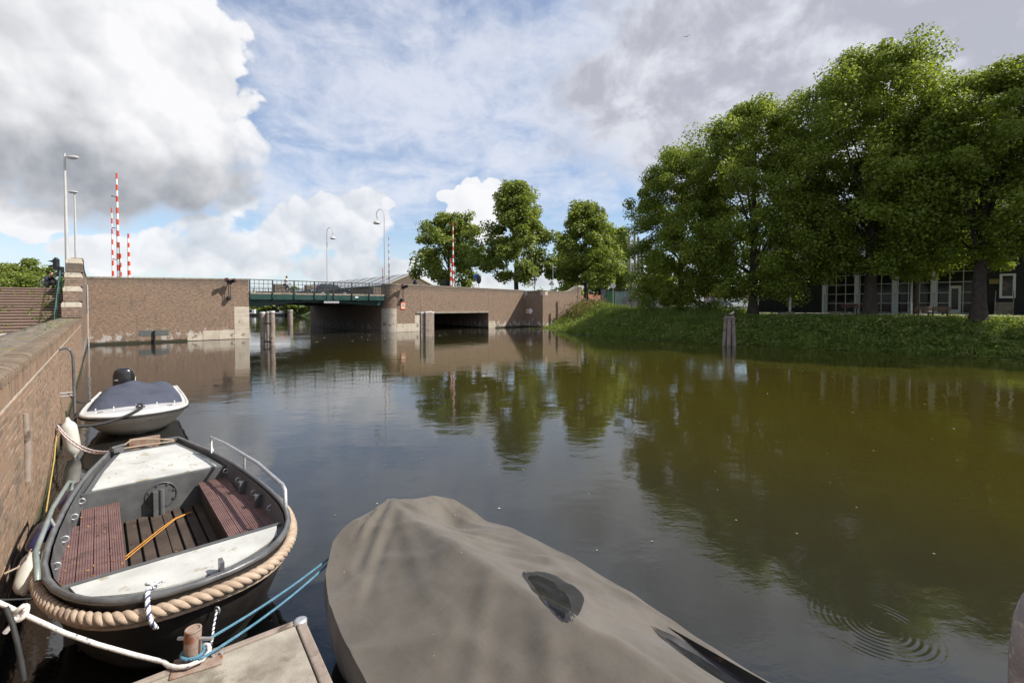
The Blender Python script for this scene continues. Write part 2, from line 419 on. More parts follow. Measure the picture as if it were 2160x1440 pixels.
# ------------------------------------------------------------------ mesh helpers
class MB:
    def __init__(s): s.v, s.f, s.m, s.sm = [], [], [], []; s.mat = 0
    def add(s, vs, fs, smooth=False):
        o = len(s.v); s.v += [tuple(p) for p in vs]
        for q in fs:
            s.f.append(tuple(i + o for i in q)); s.m.append(s.mat); s.sm.append(smooth)
        return s
    def box(s, c, d, rz=0.0, top=1.0):
        x, y, z = d[0] / 2, d[1] / 2, d[2] / 2
        cr, sr = math.cos(rz), math.sin(rz); vs = []
        for dz, t in ((-z, 1.0), (z, top)):
            for dx, dy in ((-x, -y), (x, -y), (x, y), (-x, y)):
                a, b = dx * t, dy * t
                vs.append((c[0] + a * cr - b * sr, c[1] + a * sr + b * cr, c[2] + dz))
        return s.add(vs, [(3, 2, 1, 0), (4, 5, 6, 7), (0, 1, 5, 4), (1, 2, 6, 5), (2, 3, 7, 6), (3, 0, 4, 7)])
    def b2(s, x0, x1, y0, y1, z0, z1):
        return s.box(((x0 + x1) / 2, (y0 + y1) / 2, (z0 + z1) / 2), (x1 - x0, y1 - y0, z1 - z0))
    def tube(s, path, r, n=8, smooth=True, caps=True, closed=False):
        path = [Vector(p) for p in path]; k = len(path)
        rs = r if hasattr(r, '__len__') else [r] * k
        vs = []; up = None
        for i, p in enumerate(path):
            if closed: t = path[(i + 1) % k] - path[i - 1]
            else: t = path[min(i + 1, k - 1)] - path[max(i - 1, 0)]
            if t.length < 1e-9: t = Vector((0, 0, 1))
            t.normalize()
            if up is None:
                up = Vector((0, 0, 1)) if abs(t.z) < 0.9 else Vector((1, 0, 0))
            a = (up - t * up.dot(t))
            if a.length < 1e-5: a = t.orthogonal()
            a.normalize(); up = a; b = t.cross(a)
            for j in range(n):
                an = 2 * math.pi * j / n
                vs.append(p + (a * math.cos(an) + b * math.sin(an)) * rs[i])
        fs = []
        for i in range(k if closed else k - 1):
            i2 = (i + 1) % k
            for j in range(n):
                fs.append((i * n + j, i * n + (j + 1) % n, i2 * n + (j + 1) % n, i2 * n + j))
        s.add(vs, fs, smooth)
        if caps and not closed:
            s.add(vs[:n], [tuple(range(n - 1, -1, -1))]); s.add(vs[-n:], [tuple(range(n))])
        return s
    def lathe(s, prof, n=16, c=(0, 0, 0), smooth=True):
        vs = []
        for r, z in prof:
            for j in range(n):
                a = 2 * math.pi * j / n; vs.append((c[0] + r * math.cos(a), c[1] + r * math.sin(a), c[2] + z))
        fs = []
        for i in range(len(prof) - 1):
            for j in range(n):
                fs.append((i * n + j, i * n + (j + 1) % n, (i + 1) * n + (j + 1) % n, (i + 1) * n + j))
        s.add(vs, fs, smooth)
        s.add(vs[:n], [tuple(range(n - 1, -1, -1))]); s.add(vs[-n:], [tuple(range(n))])
        return s
    def prism(s, poly, a0, a1, axis='y'):
        """polygon extruded: axis 'y' -> poly is (x,z), 'z' -> poly is (x,y), 'x' -> poly is (y,z)"""
        k = len(poly)
        def pt(p, a):
            return (p[0], a, p[1]) if axis == 'y' else ((p[0], p[1], a) if axis == 'z' else (a, p[0], p[1]))
        vs = [pt(p, a0) for p in poly] + [pt(p, a1) for p in poly]
        fs = [tuple(range(k)), tuple(range(2 * k - 1, k - 1, -1))]
        for i in range(k):
            j = (i + 1) % k; fs.append((i, i + k, j + k, j))
        return s.add(vs, fs)
    def grid(s, P, nu, nv, smooth=True, close_u=False):
        """P: list nu*nv points, row major over u"""
        fs = []
        for i in range(nu if close_u else nu - 1):
            for j in range(nv - 1):
                a, b = i * nv + j, ((i + 1) % nu) * nv + j
                fs.append((a, b, b + 1, a + 1))
        return s.add(P, fs, smooth)
    def mesh(s, name, mats):
        me = bpy.data.meshes.new(name); me.from_pydata(s.v, [], s.f)
        for m in (mats if isinstance(mats, (list, tuple)) else [mats]): me.materials.append(m)
        me.polygons.foreach_set('material_index', s.m); me.polygons.foreach_set('use_smooth', s.sm)
        bm = bmesh.new(); bm.from_mesh(me); bmesh.ops.recalc_face_normals(bm, faces=bm.faces); bm.to_mesh(me); bm.free()
        me.update()
        return me
    def build(s, name, mats, parent=None, loc=(0, 0, 0), rz=0.0):
        return link(name, s.mesh(name, mats), parent, loc, rz)


def link(name, me, parent=None, loc=(0, 0, 0), rz=0.0):
    o = bpy.data.objects.new(name, me); COL.objects.link(o)
    o.location = loc; o.rotation_euler = (0, 0, rz)
    if parent is not None: o.parent = parent
    return o


def bevel(o, w=0.01, seg=2):
    m = o.modifiers.new('bevel', 'BEVEL'); m.width = w; m.segments = seg; m.limit_method = 'ANGLE'
    return o


def tag(o, label=None, cat=None, group=None, kind=None):
    if label: o['label'] = label
    if cat: o['category'] = cat
    if group: o['group'] = group
    if kind: o['kind'] = kind
    return o


def thing(name, label, cat, loc=(0, 0, 0), rz=0.0, group=None):
    o = bpy.data.objects.new(name, None); COL.objects.link(o)
    o.location = loc; o.rotation_euler = (0, 0, rz); o.empty_display_size = 0.3
    return tag(o, label, cat, group)


def copy_tree(o, parent=None):
    c = o.copy(); COL.objects.link(c); c.parent = parent
    for ch in list(o.children): copy_tree(ch, c)
    return c


# canal frame: n across the canal (to the right), s along the quay (away)
BN = Vector((0.7402, 0.6723, 0)); DS = Vector((-0.6723, 0.7402, 0))
CA = math.atan2(BN.y, BN.x)
QN = -0.667                     # quay wall face


def W(n, s, z=0.0): return BN * n + DS * s + Vector((0, 0, z))
def PY(px, py, D): return Vector(((px - 1080) / 960.0 * D, D, H + (645 - py) / 960.0 * D))     # seen at a depth
def NS(v): return v.dot(BN), v.dot(DS)
def ss(x, a, b):
    t = min(1.0, max(0.0, (x - a) / (b - a))); return t * t * (3 - 2 * t)


def quads(name, C, U, V, mat, shade, parent=None, loc=(0, 0, 0), bend=None):
    """many small leaf faces: centres C, half axes U (long) and V (wide): a kite of four corners"""
    n = len(C)
    P = np.empty((n, 4, 3), np.float32)
    P[:, 0] = C - U; P[:, 1] = C + V - U * 0.15; P[:, 2] = C + U; P[:, 3] = C - V - U * 0.15
    if bend is not None:
        P[:, 1] += bend; P[:, 3] += bend
    me = bpy.data.meshes.new(name)
    me.vertices.add(n * 4); me.vertices.foreach_set('co', P.reshape(-1))
    me.loops.add(n * 4); me.loops.foreach_set('vertex_index', np.arange(n * 4, dtype=np.int32))
    me.polygons.add(n); me.polygons.foreach_set('loop_start', np.arange(0, n * 4, 4, dtype=np.int32))
    me.update(calc_edges=True)
    a = me.attributes.new('shade', 'FLOAT', 'FACE'); a.data.foreach_set('value', np.asarray(shade, np.float32))
    me.materials.append(mat)
    return link(name, me, parent, loc)


def nrm(a): return a / np.maximum(1e-6, np.linalg.norm(a, axis=1, keepdims=True))


# ================================================================== SETTING
def structure(o, name=None): o['kind'] = 'structure'; return o


def build_setting():
    m = MB(); m.add([(-700, -60, 0), (700, -60, 0), (700, 700, 0), (-700, 700, 0)], [(0, 1, 2, 3)])
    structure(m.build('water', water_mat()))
    m = MB(); m.add([(-4000, -300, -1.2), (4000, -300, -1.2), (4000, 6000, -1.2), (-4000, 6000, -1.2)], [(0, 1, 2, 3)])
    structure(m.build('ground', M_GRASSG))
    # far shore of the river beyond the bridge
    m = MB(); m.prism([(146, -1.0), (148, 0.35), (152, 0.8), (6000, 0.9), (6000, -1.0)], -4000, 4000, 'x')
    structure(m.build('far_shore', M_GRASSG))
    # left: low quay behind the wall, upper square, street over the left abutment (frame n,s)
    m = MB(); m.b2(-60, QN - 0.9, -30, 34.2, -1.0, 1.70)
    structure(m.build('quay_pavement', M_PAVE, rz=CA))
    m = MB(); m.b2(-140, QN - 0.62, 37.6, 47.45, -1.0, 4.03); m.b2(-300, 9.9, 47.95, 72.9, -1.0, 4.10)
    m.b2(-300, -1.2, 72.9, 170, -1.0, 3.95)
    structure(m.build('street', M_ASPH, rz=CA))
    # street on the right abutment
    m = MB(); m.b2(24.6, 140, 48.2, 72.9, 2.62, 4.10)
    structure(m.build('street', M_ASPH, rz=CA))


def bank_n(s): return 38.5 + 7.1 * ss(s, 28, 44) + 2.8 * ss(s, 9, -3)
def bank_top(n, s):
    t = 2.05 + 1.75 * ss(s, 26, 46)
    t2 = 2.3 + 1.6 * ss(s, 38, 60) * (1 - ss(n, 52, 74))
    return t + (t2 - t) * ss(n, bank_n(s) + 5, bank_n(s) + 12)
def ground_z(n, s):
    nw = bank_n(s)
    return -0.5 + (bank_top(n, s) + 0.5) * ss(n, nw - 1.2, nw + 4.6 + 5.5 * ss(s, 30, 43))


def build_bank():
    ns = [36, 37.2, 38] + [38.5 + 0.5 * i for i in range(32)] + [55, 57, 60, 64, 70, 80, 100, 140, 220, 400]
    s_ = [-60, -40, -30] + [-24 + 1.5 * i for i in range(48)] + [49, 52, 58, 66, 72, 80, 95, 120, 160, 240]
    P = [(n, s, (ground_z(n, s) if s < 47.8 or n > 58 else min(3.95, ground_z(n, s))) + (random.random() - 0.5) * 0.05 * (n < 52)) for n in ns for s in s_]
    m = MB(); m.grid(P, len(ns), len(s_))
    structure(m.build('canal_bank', M_GRASSG, rz=CA))
    # park path along the right bank
    P = []
    for i in range(60):
        s = -30 + i * 1.25
        for n in (49.4, 51.6): P.append((n, s, ground_z(n, s) + 0.035))
    m = MB(); m.grid(P, 60, 2)
    structure(m.build('path', M_PAVE, rz=CA))


build_setting()
build_bank()


# ================================================================== QUAY WALL (left foreground)
def build_quay_wall():
    t = thing('quay_wall', 'long brick quay wall receding along the left edge, mossy rounded top, boats moored below', 'wall', W(QN, 6, 0), CA)
    def L(n, s): return (n - QN, s - 6)
    S0, S1 = -4.0, 32.2
    m = MB(); m.b2(-0.8, -0.007, S0 - 6, S1 - 6, -0.8, 2.30); m.build('mortar_core', M_MORTAR, t)
    # irregular mossy top bed behind the edge bricks
    P = []; rnd = random.Random(4)
    NS_ = 150
    for i in range(NS_):
        s = S0 + (S1 - S0) * i / (NS_ - 1)
        for k, n in enumerate((-0.90, -0.88, -0.7, -0.5, -0.33, -0.22, -0.2)):
            P.append((n, s - 6, (1.6 if k == 0 else 2.30 if k == 6 else 2.375 + rnd.uniform(-0.014, 0.016))))
    m = MB(); m.grid(P, NS_, 7); m.build('coping_bed', M_COPE, t)
    bl, bh, j = 0.212, 0.056, 0.013
    meshes = []
    for k in range(5):
        q = random.Random(k)
        m = MB(); m.box((0, 0, 0), (0.06, bl + q.uniform(-.006, .004), bh + q.uniform(-.005, .003)))
        meshes.append(m.mesh('brick', M_NB))
    rows = 30
    cand = []
    for r in range(rows):
        z = 0.02 + r * (bh + j) + bh / 2 - 0.06
        sh = (0, 0.113, 0.05, 0.163)[r % 4]
        i = 0
        while True:
            s = S0 + sh + i * (bl + j)
            if s > S1 - 0.15: break
            cand.append((s, z)); i += 1
    def key(c):
        s, z = c
        if s < 6.0: return 99 + abs(s)
        if s < 9.3 and z < 0.42: return 50 + s
        return s
    cand.sort(key=key)
    rnd = random.Random(11)
    def bump_out(s, z): return rnd.uniform(-0.004, 0.005)
    for s, z in cand[:300]:
        o = link('brick', meshes[rnd.randrange(5)], t, (-0.03 + bump_out(s, z), s - 6, z))
        o.rotation_euler = (rnd.uniform(-.012, .012), rnd.uniform(-.01, .01), rnd.uniform(-.012, .012))
    # the remaining courses: still geometry, joined
    V = []; Fc = []; sh = []
    def addbox(x0, x1, y0, y1, z0, z1):
        o = len(V)
        V.extend([(x0, y0, z0), (x1, y0, z0), (x1, y1, z0), (x0, y1, z0), (x0, y0, z1), (x1, y0, z1), (x1, y1, z1), (x0, y1, z1)])
        for q in ((4, 5, 6, 7), (3, 2, 1, 0), (0, 1, 5, 4), (1, 2, 6, 5), (2, 3, 7, 6)): Fc.append(tuple(k + o for k in q))
        sh.extend([rnd.random()] * 5)
    for s, z in cand[300:]:
        b = bump_out(s, z); a = rnd.uniform(-.004, .003)
        addbox(-0.06, b, s - 6 - bl / 2 + a, s - 6 + bl / 2 - a, z - bh / 2, z + bh / 2)
    def stuff(nm):
        me = bpy.data.meshes.new(nm); me.from_pydata(V, [], Fc)
        a = me.attributes.new('shade', 'FLOAT', 'FACE'); a.data.foreach_set('value', np.asarray(sh, np.float32))
        me.materials.append(M_NBS)
        o = link(nm, me, t); o['kind'] = 'stuff'
    stuff('brick_courses')
    # soldier course and rounded rowlock coping
    sold = []; cop = []
    for k in range(3):
        q = random.Random(k + 40)
        m = MB(); m.box((0, 0, 0), (0.06, 0.066 + q.uniform(-.003, .002), 0.2)); sold.append(m.mesh('soldier_brick', M_NB))
        prof = [(-0.22, -0.065), (0.012, -0.065), (0.016, -0.02), (0.008, 0.02), (-0.02, 0.045), (-0.07, 0.06), (-0.22, 0.062)]
        m = MB(); m.prism(prof, -0.033, 0.033 + q.uniform(-.003, .001), 'y'); cop.append(m.mesh('coping_brick', M_NB))
    V, Fc, sh = V[:0], Fc[:0], sh[:0]
    n = int((S1 - S0) / 0.077); s_i = 0; c_i = 0
    for i in range(n):
        s = S0 + 0.04 + i * 0.077
        near = 5.9 < s < 19.0
        if near:
            link('soldier_brick', sold[i % 3], t, (-0.03 + rnd.uniform(-.004, .004), s - 6, 2.165 - 0.01))
            o = link('coping_brick', cop[i % 3], t, (rnd.uniform(-.008, .006), s - 6, 2.325 + rnd.uniform(-.006, .005)))
            o.rotation_euler = (rnd.uniform(-.03, .03), rnd.uniform(-.04, .04), rnd.uniform(-.02, .02))
        else:
            addbox(-0.06, rnd.uniform(-.004, .004), s - 6.033, s - 5.967, 2.055, 2.255)
            addbox(-0.22, 0.01 + rnd.uniform(-.006, .006), s - 6.033, s - 5.967, 2.262, 2.38 + rnd.uniform(-.01, .006))
    stuff('edge_courses')
    # recess with an old rubbing post in the wall
    m = MB(); m.tube([(0.012, 1.72, 0.95), (0.02, 1.72, 1.35), (0.015, 1.70, 1.75)], [0.035, 0.04, 0.03], 8)
    m.build('timber_rubbing_strip', M_PILE, t)


build_quay_wall()


# ================================================================== STAIRS, STEPPED PARAPET
def build_stairs():
    t = thing('brick_stairs', 'wide flight of brick steps climbing from the quay to the street, weeds in the joints', 'stairs', W(-1.45, 32.6, 1.7), CA)
    me = {}
    nst = 16; rise = 2.33 / nst; go = 0.31
    Mtread = varied('stair brick', (0.085, 0.056, 0.044), (0.13, 0.085, 0.067), 5.0, 0.95, bump=0.6, bscale=40, spots=((0.07, 0.06, 0.03), 2.0, 0.62))
    Mnose = varied('stair nosing', (0.24, 0.165, 0.13), (0.30, 0.22, 0.175), 9.0, 0.9, bump=0.5, bscale=40)
    m = MB(); m.b2(-16, 0, 0, 6.0 + 0.01, 0, rise - 0.05)
    for i in range(nst):
        m = MB(); m.b2(-15, 0, i * go, nst * go + 0.4, i * rise - (1.2 if i == 0 else 0), (i + 1) * rise - 0.052)
        st = m.build('step', Mtread, t)
        m = MB(); m.b2(-15, -0.002, i * go - 0.025, (i + 1) * go - 0.03, (i + 1) * rise - 0.05, (i + 1) * rise)
        m.build('nosing', Mnose, st)
    # stepped parapet: four brick blocks with pale cap stones, then the swept wall up to the bridge
    p = thing('stepped_parapet', 'stepped brick stair wall with four pale stone caps beside the brick steps', 'wall', W(QN, 32.2, 0), CA)
    Mb = brick_field('parapet brick', (0.20, 0.125, 0.09), (0.13, 0.088, 0.068), (0.25, 0.2, 0.16), ms=0.012)
    ys = [-0.0, 1.8, 3.6, 5.4]; zt = [3.2, 4.05, 4.88, 5.80]
    for k in range(4):
        y0 = ys[k]; y1 = (ys[k + 1] if k < 3 else 6.6); z1 = zt[k]; zb = z1 - 0.78
        m = MB(); m.b2(-0.72, 0.0, y0 + 0.0, y1 + 0.6, zb, z1 - 0.27); b = m.build('parapet_block', Mb, p)
        m = MB(); m.b2(-0.66, -0.06, y0 + 0.10, y1 + 0.6, (0.0 if k == 0 else zt[k - 1] - 0.3), zb - 0.003); m.build('plinth', Mb, b)
        prof = [(-0.60, z1 - 0.267), (0.0, z1 - 0.267), (0.0, z1 - 0.09), (-0.06, z1), (-0.60, z1)]
        m = MB(); m.prism(prof, y0 - 0.015, y1 + 0.3, 'y'); bevel(m.build('cap_stone', M_CAP, b), 0.02)
        prof = [(-0.735, z1 - 0.267), (-0.603, z1 - 0.267), (-0.603, z1 - 0.002), (-0.68, z1 - 0.002), (-0.735, z1 - 0.1)]
        m = MB(); m.prism(prof, y0 - 0.012, y1 + 0.3, 'y'); bevel(m.build('cap_stone', M_CAP, b), 0.015)
    # high retaining wall with swept top, running on to the bridge front
    poly = [(0.3, -0.8), (15.25, -0.8), (15.25, 5.24), (9.4, 5.28), (8.6, 5.36), (7.8, 5.55), (7.2, 5.74), (6.6, 5.80), (6.0, 5.80), (6.0, 4.2), (4.0, 4.0), (4.0, 3.2), (2.0, 3.1), (2.0, 2.3), (0.3, 2.3)]
    m = MB(); m.prism(poly, -0.45, -0.012, 'x'); m.build('retaining_wall', Mb, p)
    cp = [(5.9, 5.8), (6.6, 5.8), (7.2, 5.74), (7.8, 5.55), (8.6, 5.36), (9.4, 5.28), (15.25, 5.24)]
    poly = [(a, b + 0.003) for a, b in cp] + [(a, b + 0.11) for a, b in reversed(cp)]
    m = MB(); m.prism(poly, -0.52, 0.03, 'x'); m.build('coping', M_KERB, p)
    # white strip and rusty pipe in the corner with the bridge
    m = MB(); m.tube([(0.06, 14.6, -0.2), (0.06, 14.6, 4.6)], 0.06, 8); m.build('drain_pipe', M_STEEL, p)
    m = MB(); m.b2(0.0, 0.05, 14.0, 14.25, 0.6, 2.4); m.build('rust_plate', varied('orange rust', (0.42, 0.2, 0.06), (0.5, 0.27, 0.1), 6, 0.8), p)
    # green handrail down the stairs
    h = thing('handrail', 'thin green handrail sloping down beside the stepped parapet', 'handrail', W(-1.62, 31.6, 1.7), CA)
    m = MB(); m.tube([(0, 0.2, 0.9), (0, 5.7, 3.36), (0, 6.6, 3.36)], 0.02, 8); m.build('rail', M_GRN, h)
    for y, z in ((0.2, 0.0), (2.0, 0.45), (4.0, 1.4), (5.7, 2.35), (6.6, 2.36)):
        top = 0.9 + (min(y, 5.7) - 0.2) * 2.46 / 5.5
        m = MB(); m.tube([(0, y, z - .2), (0, y, top)], 0.022, 6); m.build('post', M_GRN, h)


M_GRN = varied('green rail paint', (0.03, 0.11, 0.085), (0.045, 0.14, 0.11), 5, 0.5, bump=0.05)
build_stairs()


# ================================================================== BRIDGE AND ABUTMENTS
SF = 47.5                        # front plane of the bridge (s)
def dress_blocks(parent, lst, mat, y0=-0.02, y1=0.5):
    for x0, x1, z0, z1 in lst:
        m = MB(); m.b2(x0 + .006, x1 - .006, y0, y1, z0 + .006, z1 - .006)
        bevel(m.build('stone_block', mat, parent), 0.02)


def build_abutments():
    # left abutment: local x along the bridge, y away, z up
    a = thing('bridge_abutment', 'brick abutment wall left of the green bridge, pale stone corner by the opening', 'bridge wall', W(QN, SF, 0), CA)
    poly = [(0, -0.8), (10.96, -0.8), (10.96, 5.40), (0, 5.13)]
    m = MB(); m.prism(poly, 0, 0.45, 'y'); m.build('wall', M_BRICK, a)
    m = MB(); m.b2(0.02, 10.92, 0.46, 25.0, -0.8, 4.05); m.build('abutment_core', M_BRICK, a)
    poly = [(-0.02, 5.133), (10.97, 5.403), (10.97, 5.52), (-0.02, 5.25)]
    m = MB(); m.prism(poly, -0.03, 0.48, 'y'); m.build('coping', M_KERB, a)
    dress_blocks(a, [(9.75, 10.975, 0.86, 2.06), (9.75, 10.975, 2.06, 2.93), (9.75, 10.975, 0.0, 0.86), (8.55, 9.75, 0.02, 0.84), (7.35, 8.55, 0.02, 0.84), (6.25, 7.35, 0.02, 0.66)], M_STONE)
    for x0 in (3.05, 4.1):
        m = MB(); m.b2(x0, x0 + 0.88, -0.015, 0.1, 0.55, 1.02)
        m.build('inset_plaque', varied('slate plaque', (0.07, 0.08, 0.075), (0.11, 0.12, 0.115), 6, 0.7), a)
    m = MB(); m.tube([(4.02, -0.1, -0.6), (4.02, -0.1, 0.98)], 0.075, 8); m.build('mooring_pin', M_BLACK, a)
    # right abutment: rounded nose, culvert, long wall, projecting wing
    X0, XA, XB, XE = 24.68, 29.02, 39.5, 46.3
    b = thing('bridge_abutment', 'long brick abutment wall right of the green bridge with a dark rectangular culvert', 'bridge wall', W(QN, SF, 0), CA)
    rad = 1.25; poly = [(XA, 0.0), (XA, 25.0), (X0, 25.0)]
    arc = [(X0 + rad - rad * math.cos(k * math.pi / 16), rad - rad * math.sin(k * math.pi / 16)) for k in range(9)]
    poly = [(XA - 0.01, 25.0), (X0, 25.0)] + arc + [(XA - 0.01, 0.0)]
    m = MB(); m.prism(poly, -0.8, 4.05, 'z'); m.build('pier', M_BRICK, b)
    def par(x0, x1, y, d, z0, zt0, zt1, mm=M_BRICK, nm='wall'):
        m = MB(); m.prism([(x0, z0), (x1, z0), (x1, zt1), (x0, zt0)], y, y + d, 'y'); return m.build(nm, mm, b)
    # curved parapet over the nose
    inner = [(p[0] + 0.45 * (1 - (p[0] - X0) / rad if False else 0.0), p[1]) for p in arc]
    ou = arc + [(XA - 0.01, 0.0)]
    inn = [(X0 + rad - (rad - 0.45) * math.cos(k * math.pi / 16), rad - (rad - 0.45) * math.sin(k * math.pi / 16)) for k in range(8, -1, -1)]
    m = MB(); m.prism(ou + [(XA - 0.01, 0.45)] + inn, 4.05, 5.42, 'z'); m.build('parapet', M_BRICK, b)
    oc = [(X0 + rad - (rad + .03) * math.cos(k * math.pi / 16), rad - (rad + .03) * math.sin(k * math.pi / 16)) for k in range(9)]
    m = MB(); m.prism(oc + [(XA - 0.01, -0.03), (XA - 0.01, 0.48)] + inn, 5.423, 5.53, 'z'); m.build('coping', M_KERB, b)
    def top(x): return 5.42 - 0.0133 * (x - XA)
    par(XA + 0.01, XB - 0.01, 0.0, 0.45, 2.32, top(XA), top(XB))
    par(XB + 0.01, XE, 0.0, 0.45, -0.8, top(XB), top(XE))
    par(XA + 0.01, XE + .4, -0.03, 0.5, 5.10, 0, 0) if False else None
    m = MB(); m.prism([(XA + .01, top(XA) + .003), (XE, top(XE) + .003), (XE, top(XE) + 0.11), (XA + .01, top(XA) + 0.11)], -0.03, 0.48, 'y'); m.build('coping', M_KERB, b)
    m = MB(); m.b2(XA - 0.55, XB + 0.05, -0.10, 0.35, 2.10, 2.317); bevel(m.build('culvert_lintel', M_KERB, b), 0.02)
    m = MB(); m.b2(XA, XB, 0.46, 24.9, 2.32, 2.60); m.b2(XA, XB, 24.0, 24.9, -0.8, 2.318); m.build('culvert_vault', M_ASPH, b)
    m = MB(); m.b2(XB + 0.012, XE - .01, 0.46, 25.0, -0.8, 4.05); m.build('abutment_core', M_BRICK, b)
    # stone dressings: nose band and courses, culvert corner
    for z0, z1 in ((0.0, 0.92), (0.92, 2.0), (2.0, 2.72)):
        r0, r1 = rad + 0.02, rad - 0.3
        for k0, k1 in ((0, 4), (4, 8)):
            A = [(X0 + rad - r0 * math.cos(k * math.pi / 16), rad - r0 * math.sin(k * math.pi / 16)) for k in range(k0, k1 + 1)]
            I = [(X0 + rad - r1 * math.cos(k * math.pi / 16), rad - r1 * math.sin(k * math.pi / 16)) for k in range(k1, k0 - 1, -1)]
            m = MB(); m.prism(A + I, z0 + .006, z1 - .006, 'z'); m.build('stone_block', M_STONE, b)
    dress_blocks(b, [(X0 + rad + .01, X0 + 2.7, 0.0, 0.95), (X0 + 2.7, XA - .02, 0.0, 0.95), (XA - 0.75, XA - .02, 0.95, 1.9), (XB + .02, XB + 1.2, 0.0, 0.95)], M_STONE, y1=0.3)
    m = MB(); m.b2(X0 - 0.10, X0 - 0.005, 1.3, 24.8, -0.5, 0.14); m.build('fender_beam', M_PILE, b)
    # projecting wing
    w = thing('bridge_wing_wall', 'projecting brick wing wall with a swept up right end above the weedy bank', 'bridge wall', W(QN + XE, SF - 3.62, 0), CA)
    m = MB(); m.b2(0.0, 0.45, 0.0, 3.6, -0.8, 5.08); m.build('side_wall', M_BRICK, w)
    m = MB(); m.b2(-0.03, 0.48, -0.03, 3.6, 5.083, 5.19); m.build('coping', M_KERB, w)
    for y in (0.02, 3.1):
        m = MB(); m.b2(-0.012, 0.2, y, y + 0.42, 4.55, 5.06); m.build('corner_stone', M_CAP, w)
    tp = [(0.455, 5.08), (3.0, 5.02), (4.6, 5.02), (5.4, 5.12), (6.0, 5.32), (6.6, 5.62), (7.0, 5.74), (8.25, 5.74)]
    m = MB(); m.prism([(0.455, -0.8), (8.25, -0.8)] + tp[::-1], 0.0, 0.45, 'y'); m.build('front_wall', M_BRICK, w)
    m = MB(); m.prism([(x, z + .003) for x, z in tp] + [(x, z + .11) for x, z in tp[::-1]], -0.03, 0.48, 'y'); m.build('coping', M_KERB, w)
    m = MB(); m.b2(0.46, 1.0, -0.012, 0.1, 4.5, 5.0); m.build('corner_stone', M_CAP, w)
    m = MB(); m.b2(7.55, 8.3, -0.06, 0.75, 3.0, 5.73); m.build('end_pillar', M_BRICK, w)
    m = MB(); m.b2(7.5, 8.35, -0.1, 0.8, 5.86, 6.05); m.build('pillar_cap', M_CAP, w)


build_abutments()


def build_bridge():
    x0, x1 = 10.99, 24.66; Lb = x1 - x0
    b = thing('bascule_bridge', 'dark green steel bridge deck with grid railing spanning the canal between brick abutments', 'bridge', W(QN + x0, SF, 0), CA)
    m = MB(); m.b2(0, Lb, 0.35, 24.8, 3.95, 4.12); m.build('deck', M_ASPH, b)
    m = MB(); m.b2(0, Lb, 0.05, 0.9, 4.125, 4.30); m.build('kerb', M_KERB, b)
    nb = 7; px_ = [0.06 + i * (Lb - 0.12) / nb for i in range(nb + 1)]
    for i in range(nb):
        m = MB(); m.b2(px_[i] + .05, px_[i + 1] - .05, 0.06, 0.12, 3.62, 4.12); m.build('fascia_panel', M_DKGREEN, b)
    # haunched main girders
    for y in (1.0, 8.0, 16.0, 23.5):
        n = 12; top = [(Lb * i / n, 3.94) for i in range(n + 1)]
        bot = [(Lb * i / n, 2.95 + 0.42 * ss(Lb * i / n, 0.5, 5.5) - 0.30 * ss(Lb * i / n, 7.0, 13.0)) for i in range(n, -1, -1)]
        m = MB(); m.prism(top + bot, y, y + 0.3, 'y'); m.build('girder', M_DKGREEN, b)
    for x in (2.0, 4.8, 7.6, 10.4):
        m = MB(); m.b2(x, x + 0.2, 0.2, 24.6, 3.5, 3.93); m.build('cross_beam', M_DKGREEN, b)
    m = MB(); m.b2(6.8, 8.35, 0.0, 0.25, 3.30, 3.5); m.build('lock_housing', M_STEEL, b)
    m = MB(); m.b2(7.1, 7.35, -0.02, 0.1, 3.5, 4.4); m.build('lock_bracket', M_DKGREEN, b)
    m = MB(); m.b2(17.0 - 4.6 - 2.3, 17.35 - 4.6 - 2.3, 0.03, 0.055, 3.88, 4.02); m.build('number_plate', M_WHITE, b)
    for yy, z0 in ((0.02, 3.75), (24.6, 4.05)):
        mp = MB().b2(-0.05, 0.05, -0.05, 0.05, z0, 5.50).mesh('rail_post', M_RAIL)
        mb = MB().b2(-0.018, 0.018, -0.018, 0.018, 4.38, 5.47).mesh('baluster', M_RAIL)
        for i in range(nb + 1):
            link('rail_post', mp, b, (px_[i], yy, 0))
            if i < nb:
                for k in range(1, 5): link('baluster', mb, b, (px_[i] + (px_[i + 1] - px_[i]) * k / 5, yy, 0))
        for z, h in ((4.38, .05), (4.74, .04), (5.10, .04), (5.46, .07)):
            m = MB(); m.b2(0, Lb, yy - 0.025, yy + 0.025, z - h / 2, z + h / 2); m.build('rail', M_RAIL, b)
    # brick end pillars of the far parapet
    for i, (px, D, w_) in enumerate(((592, 66, 1.7), (655, 70, 1.4), (795, 76, 1.6))):
        c = PY(px, 600, D)
        lab = ('brick pillar on the far side of the bridge behind the cyclist', 'brick pillar on the far side of the bridge behind the car boot', 'brick pillar on the far side of the bridge by its right end')[i]
        t = thing('brick_pillar', lab, 'pillar', (c.x, c.y, 4.0), CA, 'brick pillars beyond the bridge')
        m = MB(); m.b2(-w_ / 2, w_ / 2, -.5, .5, -0.2, 2.0); m.build('shaft', M_BRICK, t)
        m = MB(); m.b2(-w_ / 2 - .06, w_ / 2 + .06, -.56, .56, 2.003, 2.15); m.build('cap', M_KERB, t)


build_bridge()


